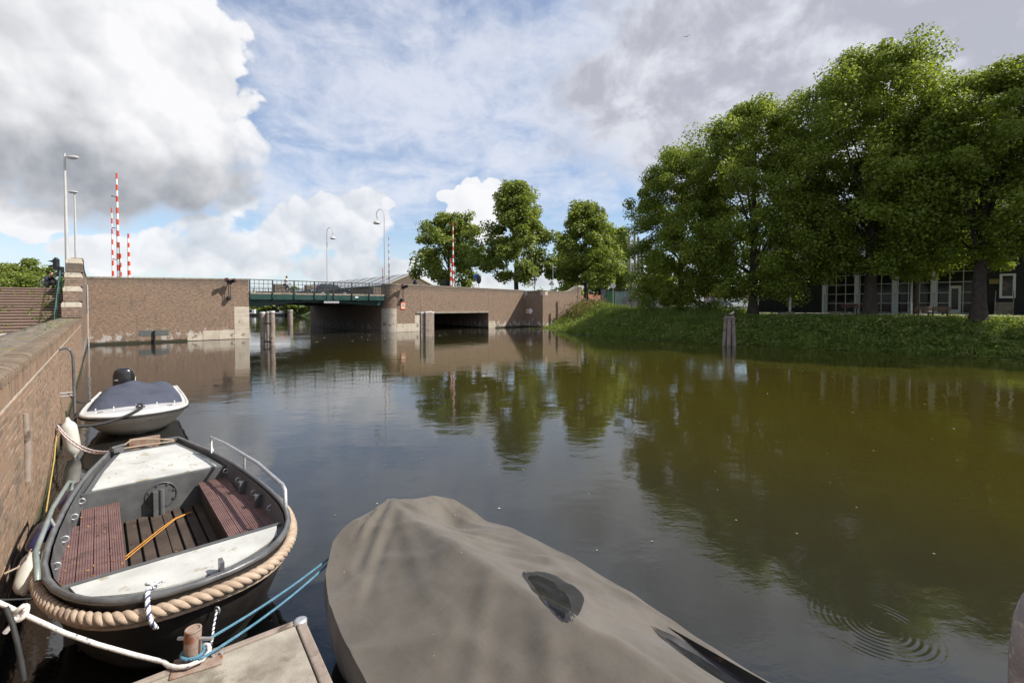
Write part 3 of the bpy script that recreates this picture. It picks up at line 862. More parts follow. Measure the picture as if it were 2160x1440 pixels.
# ================================================================== SIGNALS AND SIGNS ON THE BRIDGE WALLS
def nav_signal(x, z_top, z_bot, label):
    t = thing('navigation_signal', label, 'signal light', W(QN + x, SF, z_bot), CA, 'signal lights on the bridge walls')
    h = z_top - z_bot
    for dx in (-0.07, 0.07):
        m = MB(); m.tube([(dx, -0.35, 0.1), (dx, -0.35, h - 0.2)], 0.028, 6); m.build('bracket_tube', M_BLACK, t)
    m = MB(); m.box((0, -0.2, 0.0), (0.26, 0.42, 0.32)); bevel(m.build('junction_box', M_BLACK, t), .03)
    m = MB(); m.box((0, -0.42, h - 0.28), (0.34, 0.3, 0.26)); m.tube([(0, 0.05, h - .35), (0, -0.45, h - .35)], 0.04, 6); bevel(m.build('head_mount', M_BLACK, t), .02)
    for sx, rx in ((-1, -0.1), (1, 0.45)):
        a = Vector((0.06 * sx, -0.45, h - 0.2)); d_ = Vector((0.45 * sx + 0.1, -0.55, 0.28)).normalized()
        m = MB(); m.tube([a, a + d_ * 0.16, a + d_ * 0.17, a + d_ * 0.5], [0.10, 0.13, 0.165, 0.17], 12, caps=True)
        lamp = m.build('lamp_housing', M_BLACK, t)
        m = MB(); m.tube([a + d_ * 0.5, a + d_ * 0.515], 0.12, 12); m.build('lens', varied('dark red lens', (0.10, 0.015, 0.012), (0.14, 0.02, 0.015), 5, .2, bump=0), lamp)


nav_signal(9.35, 5.35, 3.72, 'black twin headed navigation signal near the top of the left abutment wall')
nav_signal(26.55, 5.35, 3.70, 'black twin headed navigation signal above the red chevron sign')


def text_mesh(txt, size, name, mat, parent, loc, rot):
    c = bpy.data.curves.new(name, 'FONT'); c.body = txt; c.size = size; c.align_x = 'CENTER'; c.align_y = 'CENTER'; c.extrude = 0.004
    o = bpy.data.objects.new(name, c); me = bpy.data.meshes.new_from_object(o); bpy.data.objects.remove(o)
    me.materials.clear(); me.materials.append(mat)
    o = link(name, me, parent, loc); o.rotation_euler = rot
    return o


def build_signs():
    t = thing('chevron_sign', 'square red bordered sign with two black chevrons on the rounded pier', 'sign', W(QN + 26.75, SF - 0.03, 2.62), CA)
    m = MB(); m.b2(-.34, .34, -.03, 0, 0, .8); m.build('plate', M_RED, t)
    m = MB(); m.b2(-.24, .24, -.038, -.031, .1, .7); m.build('field', M_CREAM, t)
    for z in (.2, .42):
        m = MB(); m.prism([(-.2, z), (-.2, z + .09), (-.08, z + .2), (.08, z + .2), (.2, z + .09), (.2, z), (.07, z + .11), (-.07, z + .11)], -.05, -.039, 'y'); m.build('chevron', M_BLACK, t)
    t = thing('mooring_sign', 'small sign with a boxed R and a white arrow on the shaded wing wall', 'sign', W(QN + 46.3 - 0.02, SF - 0.85, 1.92), CA - math.pi / 2)
    # local x runs towards the viewer's right along the side wall
    m = MB(); m.b2(-.62, .02, -.03, 0, 0, .72); m.build('plate', M_RED, t)
    m = MB(); m.b2(-.54, -.06, -.038, -.031, .08, .64); m.build('field', M_CREAM, t)
    text_mesh('R', .62, 'letter', M_BLACK, t, (-.30, -.045, .36), (R(90), 0, 0))
    m = MB(); m.prism([(.05, 0), (.5, 0), (.85, .36), (.5, .72), (.05, .72)], -.03, 0, 'y'); m.build('arrow', M_WHITE, t)


M_CREAM = varied('sign cream', (0.72, 0.68, 0.52), (0.78, 0.74, 0.6), 5, .5, bump=0.02)
build_signs()


# ================================================================== PILES
def pile(px, py0, py1, D, r, label, group=None, rings=True, sq=False, wcap=True):
    b = PY(px, py1, D); b.z = -0.8
    zt = H + (645 - py0) * D / 960
    t = thing('mooring_pile', label, 'mooring pile', b, random.uniform(0, 1), group)
    rr = random.Random(int(px))
    path = [(rr.uniform(-.02, .02), rr.uniform(-.02, .02), z) for z in np.linspace(0, zt + 0.8 - (0.14 if wcap else 0), 7)]
    m = MB(); m.tube(path, [r * rr.uniform(.94, 1.05) for _ in path], 4 if sq else 10, smooth=not sq); m.build('shaft', M_PILE, t)
    if wcap:
        m = MB(); m.tube([path[-1], (path[-1][0], path[-1][1], zt + 0.8)], r * 1.04, 10); m.build('cap', M_PILEW, t)
    return t


def build_piles():
    pile(553.5, 657, 727, 34.9, 0.19, 'left pale capped wooden pile in front of the bridge opening', 'mooring piles by the bridge opening')
    pile(565, 656, 724, 36.5, 0.15, 'slim wooden pile between two thicker ones before the bridge opening', 'mooring piles by the bridge opening')
    pile(573.5, 655, 727, 34.9, 0.205, 'thick pale capped wooden pile, rightmost of three in the bridge opening', 'mooring piles by the bridge opening')
    pile(612, 653, 683, 77, 0.40, 'lone wooden pile standing beyond the bridge opening in the distance')
    t = thing('pile_link', 'iron shackle and crossbar joining the piles at the bridge opening', 'bracket', PY(563, 682, 34.6))
    m = MB(); m.tube([(-.25, 0, 0), (.3, 0, .02)], .05, 8); m.tube([(-.25, 0, -1.35), (.3, 0, -1.4)], .06, 8); m.build('crossbar', M_BLACK, t)
    # squared timber dolphin before the culvert
    c = PY(901, 708, 45.0)
    t = thing('timber_dolphin', 'cluster of square timbers with pale tops standing before the dark culvert', 'mooring piles', (c.x, c.y, 0), CA)
    for i, (dx, dy, w_, zt) in enumerate(((-.52, .12, .36, 2.42), (-.16, -.1, .34, 2.47), (.2, -.05, .36, 2.5), (.56, .1, .38, 2.44))):
        m = MB(); m.box((dx, dy, (zt - .12) / 2 - .4), (w_, .36, zt - .12 + .8), 0.1 * (i - 1.5)); o = bevel(m.build('timber', M_PILE, t), .02)
        m = MB(); m.box((dx, dy, zt - .06), (w_ + .02, .38, .12), 0.1 * (i - 1.5)); m.build('cap', M_PILEW, o)
    # tied bollard cluster near the right bank with a gull
    c = PY(1539, 727, 34.6)
    t = thing('timber_dolphin', 'tapering cluster of lashed wooden posts standing alone near the right bank', 'mooring piles', (c.x, c.y, 0))
    for i in range(7):
        a = i * 2 * math.pi / 6; rb, rt = (0.44, 0.25) if i < 6 else (0, 0)
        p0 = (math.cos(a) * rb, math.sin(a) * rb, -.7); p1 = (math.cos(a) * rt, math.sin(a) * rt, 2.15 + .12 * (i % 3) / 2)
        m = MB(); m.tube([p0, ((p0[0] + p1[0]) / 2, (p0[1] + p1[1]) / 2, .75), p1], [.165, .15, .14], 8); m.build('post', M_PILE, t)
    for z, r in ((1.95, .40), (2.08, .40)):
        m = MB(); m.tube([(math.cos(k * math.pi / 8) * r, math.sin(k * math.pi / 8) * r, z) for k in range(16)], .045, 6, closed=True); m.build('band', M_PILE, t)
    # foreground pole at the right edge
    t = thing('weathered_pole', 'blurred lichen covered pole cut off by the right edge', 'pole', (2.0, 1.66, -1.09))
    m = MB(); m.lathe([(0.11, 0), (0.108, 1.5), (0.105, 2.75), (0.095, 2.9), (0.075, 2.985), (0.04, 3.02), (0.01, 3.03)], 20)
    m.build('shaft', varied('lichen', (0.21, 0.17, 0.155), (0.30, 0.25, 0.225), 10, .95, bump=.8, bscale=30, bdist=.02, spots=((.42, .39, .28), 22, .56)), t)


build_piles()


def gull(loc, s=1.0, rz=0.0, flying=False, label='', mats=None):
    t = thing('gull' if not flying else 'bird', label, 'bird', loc, rz)
    b0 = M_WHITE if not flying else M_BLACK
    m = MB(); m.tube([(-.19 * s, 0, .12 * s), (-.1 * s, 0, .14 * s), (0, 0, .15 * s), (.1 * s, 0, .19 * s), (.14 * s, 0, .25 * s), (.17 * s, 0, .29 * s), (.21 * s, 0, .28 * s), (.26 * s, 0, .27 * s)],
                    [.012 * s, .05 * s, .075 * s, .065 * s, .04 * s, .042 * s, .03 * s, .006 * s], 10)
    m.build('body', b0, t)
    if flying:
        for sg in (-1, 1):
            P = [(-.05, 0, .16), (.06, 0, .17), (-.10, sg * .28, .3), (.03, sg * .3, .32), (-.16, sg * .55, .26), (-.10, sg * .58, .27)]
            m = MB(); m.add([tuple(q * s for q in p) for p in P] + [(p[0] * s, p[1] * s, p[2] * s - .012) for p in P], [(0, 1, 3, 2), (2, 3, 5, 4), (6, 8, 9, 7), (8, 10, 11, 9), (1, 7, 9, 3), (3, 9, 11, 5), (0, 2, 8, 6), (2, 4, 10, 8)]); m.build('wing', b0, t)
    else:
        for sg in (-1, 1):
            m = MB(); m.tube([(.08 * s, sg * .06 * s, .19 * s), (-.05 * s, sg * .07 * s, .16 * s), (-.24 * s, sg * .02 * s, .12 * s)], [.02 * s, .045 * s, .006 * s], 8); m.build('wing', M_STEEL, t)
            m = MB(); m.tube([(0, sg * .03 * s, .1 * s), (.01 * s, sg * .03 * s, 0)], .008 * s, 5); m.build('leg', M_RED, t)
    return t


c = PY(1542, 660, 34.6)
gull((c.x + .05, c.y, 2.27), 1.0, 0.3, label='small pale gull perched on the lashed post cluster')
gull(PY(1443, 88, 60), .75, 1.0, True, 'tiny dark bird flying in the grey sky')

# ================================================================== TREES
def leaf_cloud(rng, centres, radii, per, size, flat=0.8, up=0.55):
    n = len(centres) * per
    ci = np.repeat(np.arange(len(centres)), per)
    d = nrm(rng.normal(size=(n, 3)))
    rr = rng.random(n) ** 0.42
    off = d * rr[:, None]; off[:, 2] *= flat
    C = centres[ci] + off * radii[ci][:, None]
    N = nrm(off * 0.9 + np.array([0, 0, up]) + rng.normal(size=(n, 3)) * 0.55)
    A = nrm(np.cross(N, rng.normal(size=(n, 3)))); B = np.cross(N, A)
    sz = size * rng.uniform(0.6, 1.35, n)
    sh = np.clip(rng.random(n) * 0.75 + 0.25 * rng.random(len(centres))[ci], 0, 1)
    return C, A * sz[:, None] * 0.62, B * sz[:, None] * 0.5, sh, -N * (sz * 0.12)[:, None]


def tree(name, label, loc, height, rad, trunk_r, z0, prof, ncl, per, leaf, seed, mat, cat='tree', group=None, clr=1.0, lean=(0, 0), limbs=14):
    """prof(h in 0..1) -> relative crown radius between z0 and height"""
    rng = np.random.default_rng(seed)
    t = thing(name, label, cat, loc, 0, group)
    cs = []
    nl = max(4, ncl // (4 if name == 'plane_tree' else 6))
    for i in range(nl):
        h = ((i + rng.random()) / nl) ** 0.92; a = i * 2.39996 + rng.normal() * .35
        reach = rad * prof(h) * rng.choice([rng.uniform(.72, .95), rng.uniform(.9, 1.08), rng.uniform(1.05, 1.18)], p=[.35, .48, .17])
        zt = z0 + (height - z0) * h; rise = rng.uniform(-.05, .32) * reach * (1 - .9 * h)
        per_l = ncl // nl + (1 if rng.random() < (ncl / nl) % 1 else 0)
        for k in range(per_l):
            f = .30 + .70 * ((k + rng.random()) / per_l) ** .8
            p = np.array([reach * f * math.cos(a), reach * f * math.sin(a), zt + rise * (f - .7) - .12 * reach * max(0, f - .75)])
            p += rng.normal(size=3) * np.array([.13, .13, .09]) * (rad * .55 + .3)
            p[2] = min(p[2], height); cs.append(p)
    cs = np.array(cs)
    rads = clr * rng.uniform(0.65, 1.35, len(cs))
    # keep cluster extents inside the height
    C, U, V, sh, bend = leaf_cloud(rng, cs, rads, per, leaf)
    quads('crown', C.astype(np.float32), U, V, mat, sh, t, bend=bend)
    rnd = random.Random(seed)
    m = MB()
    th = height * 0.82
    tp = [(lean[0] * (max(0.0, z) / th) ** 1.3 * th + rnd.uniform(-.06, .06) * (z > .5), lean[1] * z + rnd.uniform(-.06, .06) * (z > .5), z) for z in np.linspace(-0.3, th, 10)]
    rsx = [trunk_r * (1.45 if k == 0 else 1.0 - 0.09 * k) for k in range(10)]
    m.tube(tp, [max(0.04, q) for q in rsx], 10)
    for k in range(limbs):
        tgt = Vector(cs[rnd.randrange(len(cs))]); zz = max(z0 * 0.8, tgt.z * rnd.uniform(0.4, 0.72)); zz = min(zz, th * 0.9)
        f = (zz + .3) / (th + .3); i = min(8, int(f * 9)); a = Vector(tp[i + 0]).lerp(Vector(tp[i + 1]), f * 9 - i) if i < 9 else Vector(tp[-1])
        mid = a.lerp(tgt, 0.5) + Vector((rnd.uniform(-.3, .3), rnd.uniform(-.3, .3), rnd.uniform(.1, .7)))
        r0 = max(.05, trunk_r * (1 - f) * 0.5)
        m.tube([a, a.lerp(mid, .5) + Vector((0, 0, .1)), mid, mid.lerp(tgt, .6), tgt], [r0, r0 * .8, r0 * .6, r0 * .4, r0 * .15], 6)
    m.build('trunk', M_BARK, t)
    return t


def prof_plane(h): return max(0.12, (0.62 + 0.38 * ss(h, 0, .3)) * math.sqrt(max(0.0, 1 - max(0, (h - .36) / .66) ** 2.2)))
def prof_lime(h): return max(0.08, (0.55 + .45 * ss(h, 0, .20)) * (1 - 0.34 * ss(h, .22, .6) - 0.46 * ss(h, .55, 1.05)) * (1 + .10 * math.sin(h * 17)))
def prof_low(h): return max(.1, (.8 + .2 * ss(h, 0, .2)) * math.sqrt(max(0.0, 1 - (max(0, h - .15) / .88) ** 1.7)))
def prof_round(h): return max(0.1, math.sqrt(max(0, 1 - (2 * h - .85) ** 2)) if h < .93 else .3)


def build_trees():
    rowg = 'plane trees along the right bank'
    def row(s, off=44.3): v = W(off, s); return (v.x, v.y, ground_z(off, s) - .05)
    tree('plane_tree', 'plane tree at the left end of the bank row, its crown sloping lowest', row(23.6, 45.5), 16.8, 6.0, .36, .9, prof_plane, 350, 270, .155, 3, M_LEAF, group=rowg, clr=1.0)
    tree('plane_tree', 'plane tree behind the lashed post cluster, second lowest crown of the bank row', row(16.0), 18.8, 6.5, .42, 1.9, prof_plane, 430, 270, .155, 4, M_LEAF, group=rowg, clr=1.05)
    tree('plane_tree', 'tallest plane tree with the thick trunk left of the park bench', row(7.6, 45.2), 20.2, 6.9, .46, 3.9, prof_plane, 430, 280, .155, 5, M_LEAF, group=rowg, clr=1.1)
    tree('plane_tree', 'plane tree with a leaning trunk right of the park bench', row(1.6), 16.4, 5.6, .42, 4.2, prof_plane, 310, 270, .15, 6, M_LEAF, group=rowg, lean=(.06, 0), clr=1.0)
    tree('plane_tree', 'dark plane tree cut off by the right edge of the picture', row(-5.2, 45.0), 19.2, 5.6, .42, 4.2, prof_plane, 310, 260, .15, 8, M_LEAF, group=rowg, clr=1.0)
    tree('plane_tree', 'slim trunked tree between the bank row and the glazed hall', row(5.5, 51.0), 15.0, 5.0, .28, 4.0, prof_plane, 200, 150, .24, 9, M_LEAF, group=rowg, clr=1.0)
    lg = 'trees beyond the right abutment'
    def at(px, D, z): v = PY(px, 600, D); return (v.x, v.y, z)
    tree('lime_tree', 'rounded broad tree behind the tall striped barrier right of the warehouse', at(947, 86, 4.0), 15.8, 7.6, .38, 3.2, prof_low, 170, 120, .36, 12, M_LEAF2, group=lg, clr=1.35)
    tree('lime_tree', 'tall pointed tree rising highest above the right abutment wall', at(1089, 78, 4.0), 19.6, 7.0, .44, 3.6, prof_lime, 210, 130, .36, 13, M_LEAF2, group=lg, clr=1.35)
    tree('lime_tree', 'medium pointed tree above the swept end of the wing wall', at(1236, 80, 3.6), 17.0, 6.6, .42, 3.4, prof_lime, 190, 130, .36, 14, M_LEAF2, group=lg, clr=1.35)
    tree('lime_tree', 'smaller distant tree in the gap between the tall and the medium tree', at(1195, 108, 3.6), 15.0, 6.0, .3, 2.0, prof_lime, 90, 90, .5, 15, M_LEAF2, group=lg, clr=1.5)
    tree('lime_tree', 'dense tree behind the bus shelter and the leaning grey poles', at(1292, 92, 3.2), 15.0, 6.0, .34, 2.0, prof_round, 120, 110, .45, 16, M_LEAF2, group=lg, clr=1.4)
    tree('lime_tree', 'low distant tree seen under the left end of the plane trees', at(1392, 100, 2.8), 10.5, 7.0, .34, 2.0, prof_round, 110, 110, .45, 17, M_LEAF2, group=lg, clr=1.4)
    tree('sapling', 'thin sparse sapling growing behind the projecting wing wall', at(1128, 68.5, 4.0), 5.6, 1.7, .05, .6, prof_round, 26, 9, .22, 18, M_LEAF2, clr=.6, limbs=8)
    tree('sapling', 'young staked tree on the grassy bank right of the wing wall', at(1331, 56, 2.9), 4.4, .9, .04, 1.6, prof_round, 10, 16, .2, 19, M_LEAF2, clr=.5, limbs=5)
    # bushes beyond the square on the left
    bg = 'bushes beyond the brick stairs'
    for i, (px, D, h, r, lab) in enumerate(((-30, 46, 3.3, 3.4, 'leafy bush at the left edge above the brick stairs'), (25, 50, 3.5, 3.0, 'loose open bush with thin upright shoots above the stairs'),
                                            (68, 47, 3.6, 2.2, 'tallest bush with a spiky top above the stairs'), (106, 54, 2.9, 2.4, 'dense bush behind the traffic light by the stairs'), (48, 42, 1.9, 3.0, 'low bush along the top edge of the stairs'))):
        tree('bush', lab, at(px, D, 3.9), h, r, .08, .1, prof_round, 60, 80, .2, 30 + i, M_LEAF2, 'bush', bg, clr=.6, limbs=10)
    # far shore greenery
    fg = 'shrubs on the far shore'
    for i, (px, h, r, lab) in enumerate(((541, 6.0, 3.2, 'dark round shrub on the far shore seen left in the bridge opening'), (578, 6.5, 5, 'green shrub on the far shore behind the three piles'),
                                         (625, 8.0, 5.5, 'bright bush on the far shore right of the lone pile'), (655, 8.5, 6, 'bush on the far shore partly hidden by the pier'))):
        v = PY(px, 660, 147.5)
        tree('shrub', lab, (v.x, v.y, 0.5), h, r, .12, .2, prof_round, 45, 70, .7, 50 + i, M_LEAF2, 'shrub', fg, clr=1.3, limbs=6)


build_trees()


# ================================================================== BANK VEGETATION (uncountable)
def build_weeds():
    rng = np.random.default_rng(21)
    def patch(name, n, s_rng, n_rng, lab, mat, hh, wid, lean=.5, dens=None, cat='weeds'):
        s = rng.uniform(*s_rng, n * 2); u = rng.uniform(*n_rng, n * 2)
        base = []
        for a, b in zip(s, u):
            nn = bank_n(a) + b
            if a > 43.2 and nn < 45.9 + (a - 43.2) * 2.2 + 7.6 * (a > 43.6): continue
            base.append((nn, a, ground_z(nn, a)))
            if len(base) >= n: break
        base = np.array(base); k = len(base)
        tuft = 0.6 + 0.8 * np.abs(np.sin(base[:, 1] * 1.3) * np.cos(base[:, 0] * 1.7 + base[:, 1] * .4)) 
        h = hh * rng.uniform(.35, 1.2, k) * tuft * (np.clip((1.15 - .36 * np.maximum(0, base[:, 0] - np.array([bank_n(q) for q in base[:, 1]]) - 1.4)) * (.65 + .5 * np.sin(base[:, 1] * .8 + 2 * np.sin(base[:, 1] * .23)) ** 2), .10, 1.1) if name == 'bank_weeds' else 1)
        xy = BN.x * base[:, :1] * np.array([[1, 0]]) + 0
        Pw = np.stack([BN.x * base[:, 0] + DS.x * base[:, 1], BN.y * base[:, 0] + DS.y * base[:, 1], base[:, 2]], 1)
        lv = rng.normal(size=(k, 3)) * lean; lv[:, 2] = 1.0; lv = nrm(lv)
        lv -= np.array([BN.x, BN.y, 0]) * .25
        f = rng.uniform(.15, .95, k)
        C = Pw + lv * (h * f)[:, None]
        A = nrm(rng.normal(size=(k, 3)) * .8 + lv * .6)
        B = nrm(np.cross(A, rng.normal(size=(k, 3))))
        sz = wid * rng.uniform(.6, 1.5, k)
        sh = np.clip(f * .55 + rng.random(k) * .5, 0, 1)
        o = quads(name, C.astype(np.float32), A * sz[:, None], B * (sz * .38)[:, None], mat, sh)
        tag(o, lab, cat, kind='stuff')
    def plants(name, n, s_rng, n_rng, lab, mat, hh, wid, per, sp, shift=0.0):
        C, A, B, sh = [], [], [], []
        for i in range(n):
            q = rng.uniform(*s_rng); o = rng.uniform(*n_rng); nn = bank_n(q) + o
            if q > 43.2 and nn < 53.6 - (44.2 - q) * 2 * (q < 44.2): continue
            lim = 1.0 if o < 1.6 else max(.12, 1.0 - .34 * (o - 1.6))
            lim = max(lim, .55) if rng.random() < .10 else lim
            h = hh * float(rng.choice([.45, .7, 1.0, 1.5], p=[.3, .35, .25, .1])) * rng.uniform(.75, 1.25) * lim
            b0 = np.array(W(nn, q, ground_z(nn, q))[:]); r = sp * (.5 + .6 * rng.random()) * (.5 + .5 * lim)
            f = rng.random(per) ** .7; d = rng.normal(size=(per, 2))
            P = np.zeros((per, 3)); P[:, :2] = d * r * (.35 + .75 * np.sin(f * 2.6))[:, None]; P[:, 2] = f * h
            P[:, :2] -= np.array([BN.x, BN.y]) * (.22 * h) * f[:, None]
            C.append(b0 + P)
            u = rng.normal(size=(per, 3)); u[:, :2] += d * .8; u = nrm(u); v = nrm(np.cross(u, rng.normal(size=(per, 3))))
            z = wid * rng.uniform(.6, 1.5, per) * rng.uniform(.7, 1.5)
            A.append(u * z[:, None]); B.append(v * (z * rng.choice([.28, .5, .62]))[:, None])
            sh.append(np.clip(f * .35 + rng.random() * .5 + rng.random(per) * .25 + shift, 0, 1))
        o = quads(name, np.concatenate(C).astype(np.float32), np.concatenate(A), np.concatenate(B), mat, np.concatenate(sh))
        tag(o, lab, 'weeds', kind='stuff')
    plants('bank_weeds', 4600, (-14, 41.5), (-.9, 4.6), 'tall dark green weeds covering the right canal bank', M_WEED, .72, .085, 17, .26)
    def blades(name, n, s_rng, n_rng, lab, mat, hh, wid, cat='grass'):
        C, A, B, sh = [], [], [], []
        while len(C) < n:
            q = rng.uniform(*s_rng); o = rng.uniform(*n_rng); nn = bank_n(q) + o
            if q > 43.2 and nn < 53.6 - (44.2 - q) * 2 * (q < 44.2): q = 43.0 - rng.random()
            z = ground_z(nn, q); tone = .5 + .5 * math.sin(q * 1.7 + nn) * math.sin(nn * 1.1 - q * .6)
            hc = hh * (.45 + .75 * rng.random()) * (.6 + .6 * tone)
            b0 = np.array(W(nn, q, z)[:])
            for k in range(7):
                l = hc * rng.uniform(.5, 1.1); d = rng.normal(size=3) * .33; d[2] = 1; d = d / np.linalg.norm(d)
                e = np.cross(d, rng.normal(size=3)); e /= np.linalg.norm(e)
                p = b0 + np.append(rng.normal(size=2) * .09, 0) + d * l * .5
                C.append(p); A.append(d * l * .5); B.append(e * wid * rng.uniform(.7, 1.4)); sh.append(min(1, max(0, tone * .5 + rng.random() * .5)))
        tag(quads(name, np.array(C, np.float32), np.array(A), np.array(B), mat, np.array(sh)), lab, cat, kind='stuff')
    blades('bank_grass', 42000, (17, 46.0), (-.7, 9.5), 'bright tall grass on the sunny bank beside the wing wall', M_GRASSB, .85, .026)
    blades('edge_reeds', 22000, (-14, 40), (-.9, 1.0), 'coarse grass blades fringing the waterline of the right bank', M_WEED, 1.0, .028)
    blades('slope_grass', 26000, (-14, 20), (.4, 5.0), 'loose grass tufts among the weeds on the shaded right bank', M_GRASSB, .42, .02)
    patch('seeding_dock', 3500, (36, 45.5), (3.0, 8.5), 'reddish seeding dock plants below the swept wing wall', M_WEEDR, 1.7, .11, .2)
    patch('lawn_grass', 9000, (-10, 36), (5.4, 10.5), 'short grass strip beside the park path', M_GRASSB, .16, .07, .6, cat='grass')
    # lily pads and drifting specks
    C = []; sz = []
    for i in range(4200):
        s = rng.uniform(-14, 46); n = bank_n(s) - rng.exponential(1.3) - .5
        if math.sin(s * .9) + math.sin(s * .37 + 1) + rng.normal() * .5 < -.1: continue
        v = W(n, s, .012 + rng.random() * .01); C.append(v[:]); sz.append(rng.uniform(.07, .19))
    C = np.array(C, np.float32); k = len(C); a = rng.uniform(0, 6.28, k); sz = np.array(sz)
    A = np.stack([np.cos(a), np.sin(a), rng.normal(size=k) * .05], 1) * sz[:, None]; B = np.stack([-np.sin(a), np.cos(a), rng.normal(size=k) * .05], 1) * (sz * .8)[:, None]
    tag(quads('lily_pads', C, A, B, M_LILY, rng.random(k)), 'yellow green lily pads floating along the right bank', 'water lilies', kind='stuff')
    C = []; sz = []
    for i in range(420):
        if i < 260:
            v = W(rng.uniform(13, 40), rng.uniform(37, 47), .01); q = .05 * rng.exponential(.6) + .02
        else:
            y = rng.uniform(4.5, 30); v = Vector((rng.uniform(-.45, 1.0) * y, y, .008)); q = rng.uniform(.006, .02) * (1 + y / 18)
        if v.x < -3 and v.y < 12: continue
        C.append(v[:]); sz.append(q)
    C = np.array(C, np.float32); k = len(C); a = rng.uniform(0, 6.28, k); sz = np.array(sz)
    A = np.stack([np.cos(a), np.sin(a), np.zeros(k)], 1) * sz[:, None]; B = np.stack([-np.sin(a), np.cos(a), np.zeros(k)], 1) * (sz * .6)[:, None]
    tag(quads('floating_specks', C, A, B, M_LITTER, rng.random(k)), 'scattered pale leaves and specks drifting on the canal', 'floating leaves', kind='stuff')
    # weeds on the stairs and the quay top
    C, A, B, sh = [], [], [], []
    for i in range(60):
        n, q = (-1.55 - rng.exponential(.5), rng.integers(0, 16)) if i < 36 else (rng.uniform(-9, -1.6), rng.integers(0, 16))
        z = 1.7 + q * 2.33 / 16
        for j in range(10):
            v = W(n + rng.normal() * .12, 32.6 + q * .31 - .05 - rng.random() * .1, z + rng.random() * .14)
            C.append(v[:]); d = nrm(rng.normal(size=(1, 3)))[0]; e = nrm(np.cross(d, rng.normal(size=3))[None])[0]; s_ = rng.uniform(.03, .08)
            A.append(d * s_); B.append(e * s_ * .5); sh.append(rng.random())
    for i in range(16):
        s = rng.uniform(16, 32)
        for j in range(6):
            v = W(QN - .1 - rng.random() * .7, s + rng.normal() * .06, 2.38 + rng.random() * .05); C.append(v[:]); d = nrm(rng.normal(size=(1, 3)))[0]; e = nrm(np.cross(d, rng.normal(size=3))[None])[0]
            A.append(d * .03); B.append(e * .015); sh.append(rng.random())
    tag(quads('joint_weeds', np.array(C, np.float32), np.array(A), np.array(B), M_WEED, np.array(sh)), 'small weeds sprouting from joints of the brick stairs and quay top', 'weeds', kind='stuff')


build_weeds()


# ================================================================== BOATS
def interp(x, xs, ys): return float(np.interp(x, xs, ys))


def hull_points(us, hb, zt, zb, bot, rows, rake=0.0, zc=None):
    """rows of points from gunwale (k=0) to keel; returns list for port (-1) and starboard (+1)"""
    pass


GREY = varied('grey boat paint', (0.075, 0.078, 0.08), (0.115, 0.118, 0.12), 4.0, 0.5, bump=0.12, bscale=50, spots=((0.05, 0.045, 0.04), 5.0, 0.6))
GREYL = varied('worn rim paint', (0.065, 0.066, 0.068), (0.13, 0.131, 0.133), 5.0, 0.33, bump=0.1, bscale=60, spots=((0.26, 0.10, 0.07), 7.0, 0.66), coat=.2)
HULLB = varied('tarred hull', (0.018, 0.015, 0.013), (0.038, 0.031, 0.026), 3.0, 0.55, bump=0.25, bscale=20, spots=((0.10, 0.055, 0.03), 5.0, 0.66))
DECKW = varied('pale deck paint', (0.42, 0.42, 0.395), (0.54, 0.545, 0.52), 2.4, 0.75, bump=0.25, bscale=60, spots=((0.33, 0.29, 0.22), 5.0, 0.575))
DECKING = varied('red brown decking', (0.13, 0.068, 0.062), (0.20, 0.115, 0.105), 3.5, 0.7, bump=0.25, bscale=60, spots=((0.10, 0.06, 0.05), 4.0, 0.55))
SLAT = varied('dark floor boards', (0.040, 0.028, 0.021), (0.078, 0.055, 0.041), 3.0, 0.85, bump=0.4, bscale=30, spots=((0.17, 0.10, 0.05), 8.0, 0.64))
ROPEM = varied('manila rope', (0.34, 0.25, 0.18), (0.48, 0.37, 0.28), 9.0, 0.95, bump=0.9, bscale=110, bdist=0.006, spots=((0.22, 0.16, 0.12), 3.0, 0.58))


def rope_strands(path, r, pitch, mats, name, parent, strands=3, seg=8, closed=False, thin=None, step=None):
    """laid rope: strands wound round a path"""
    path = [Vector(p) for p in path]
    L = [0.0]
    for i in range(1, len(path)): L.append(L[-1] + (path[i] - path[i - 1]).length)
    tot = L[-1]; n = max(8, int(tot / (step or pitch / 10)))
    P = []; j = 0
    for i in range(n + 1):
        d = tot * i / n
        while j < len(L) - 2 and L[j + 1] < d: j += 1
        f = (d - L[j]) / max(1e-6, L[j + 1] - L[j]); P.append(path[j].lerp(path[j + 1], min(1, f)))
    m = MB(); up = Vector((0, 0, 1)); frames = []
    for i in range(n + 1):
        t = (P[min(i + 1, n)] - P[max(i - 1, 0)]).normalized()
        a = up - t * up.dot(t)
        if a.length < 1e-4: a = t.orthogonal()
        a.normalize(); frames.append((a, t.cross(a)))
    for k in range(strands):
        sp = []
        for i in range(n + 1):
            an = 2 * math.pi * (tot * i / n / pitch + k / strands); a, b = frames[i]
            sp.append(P[i] + (a * math.cos(an) + b * math.sin(an)) * r * 0.5)
        m.mat = k % len(mats) if isinstance(mats, list) else 0
        m.tube(sp, r * 0.56, seg, caps=True)
    return m.build(name, mats, parent)


def sag(a, b, drop, n=14):
    a, b = Vector(a), Vector(b)
    return [a.lerp(b, i / n) - Vector((0, 0, drop * 4 * (i / n) * (1 - i / n))) for i in range(n + 1)]


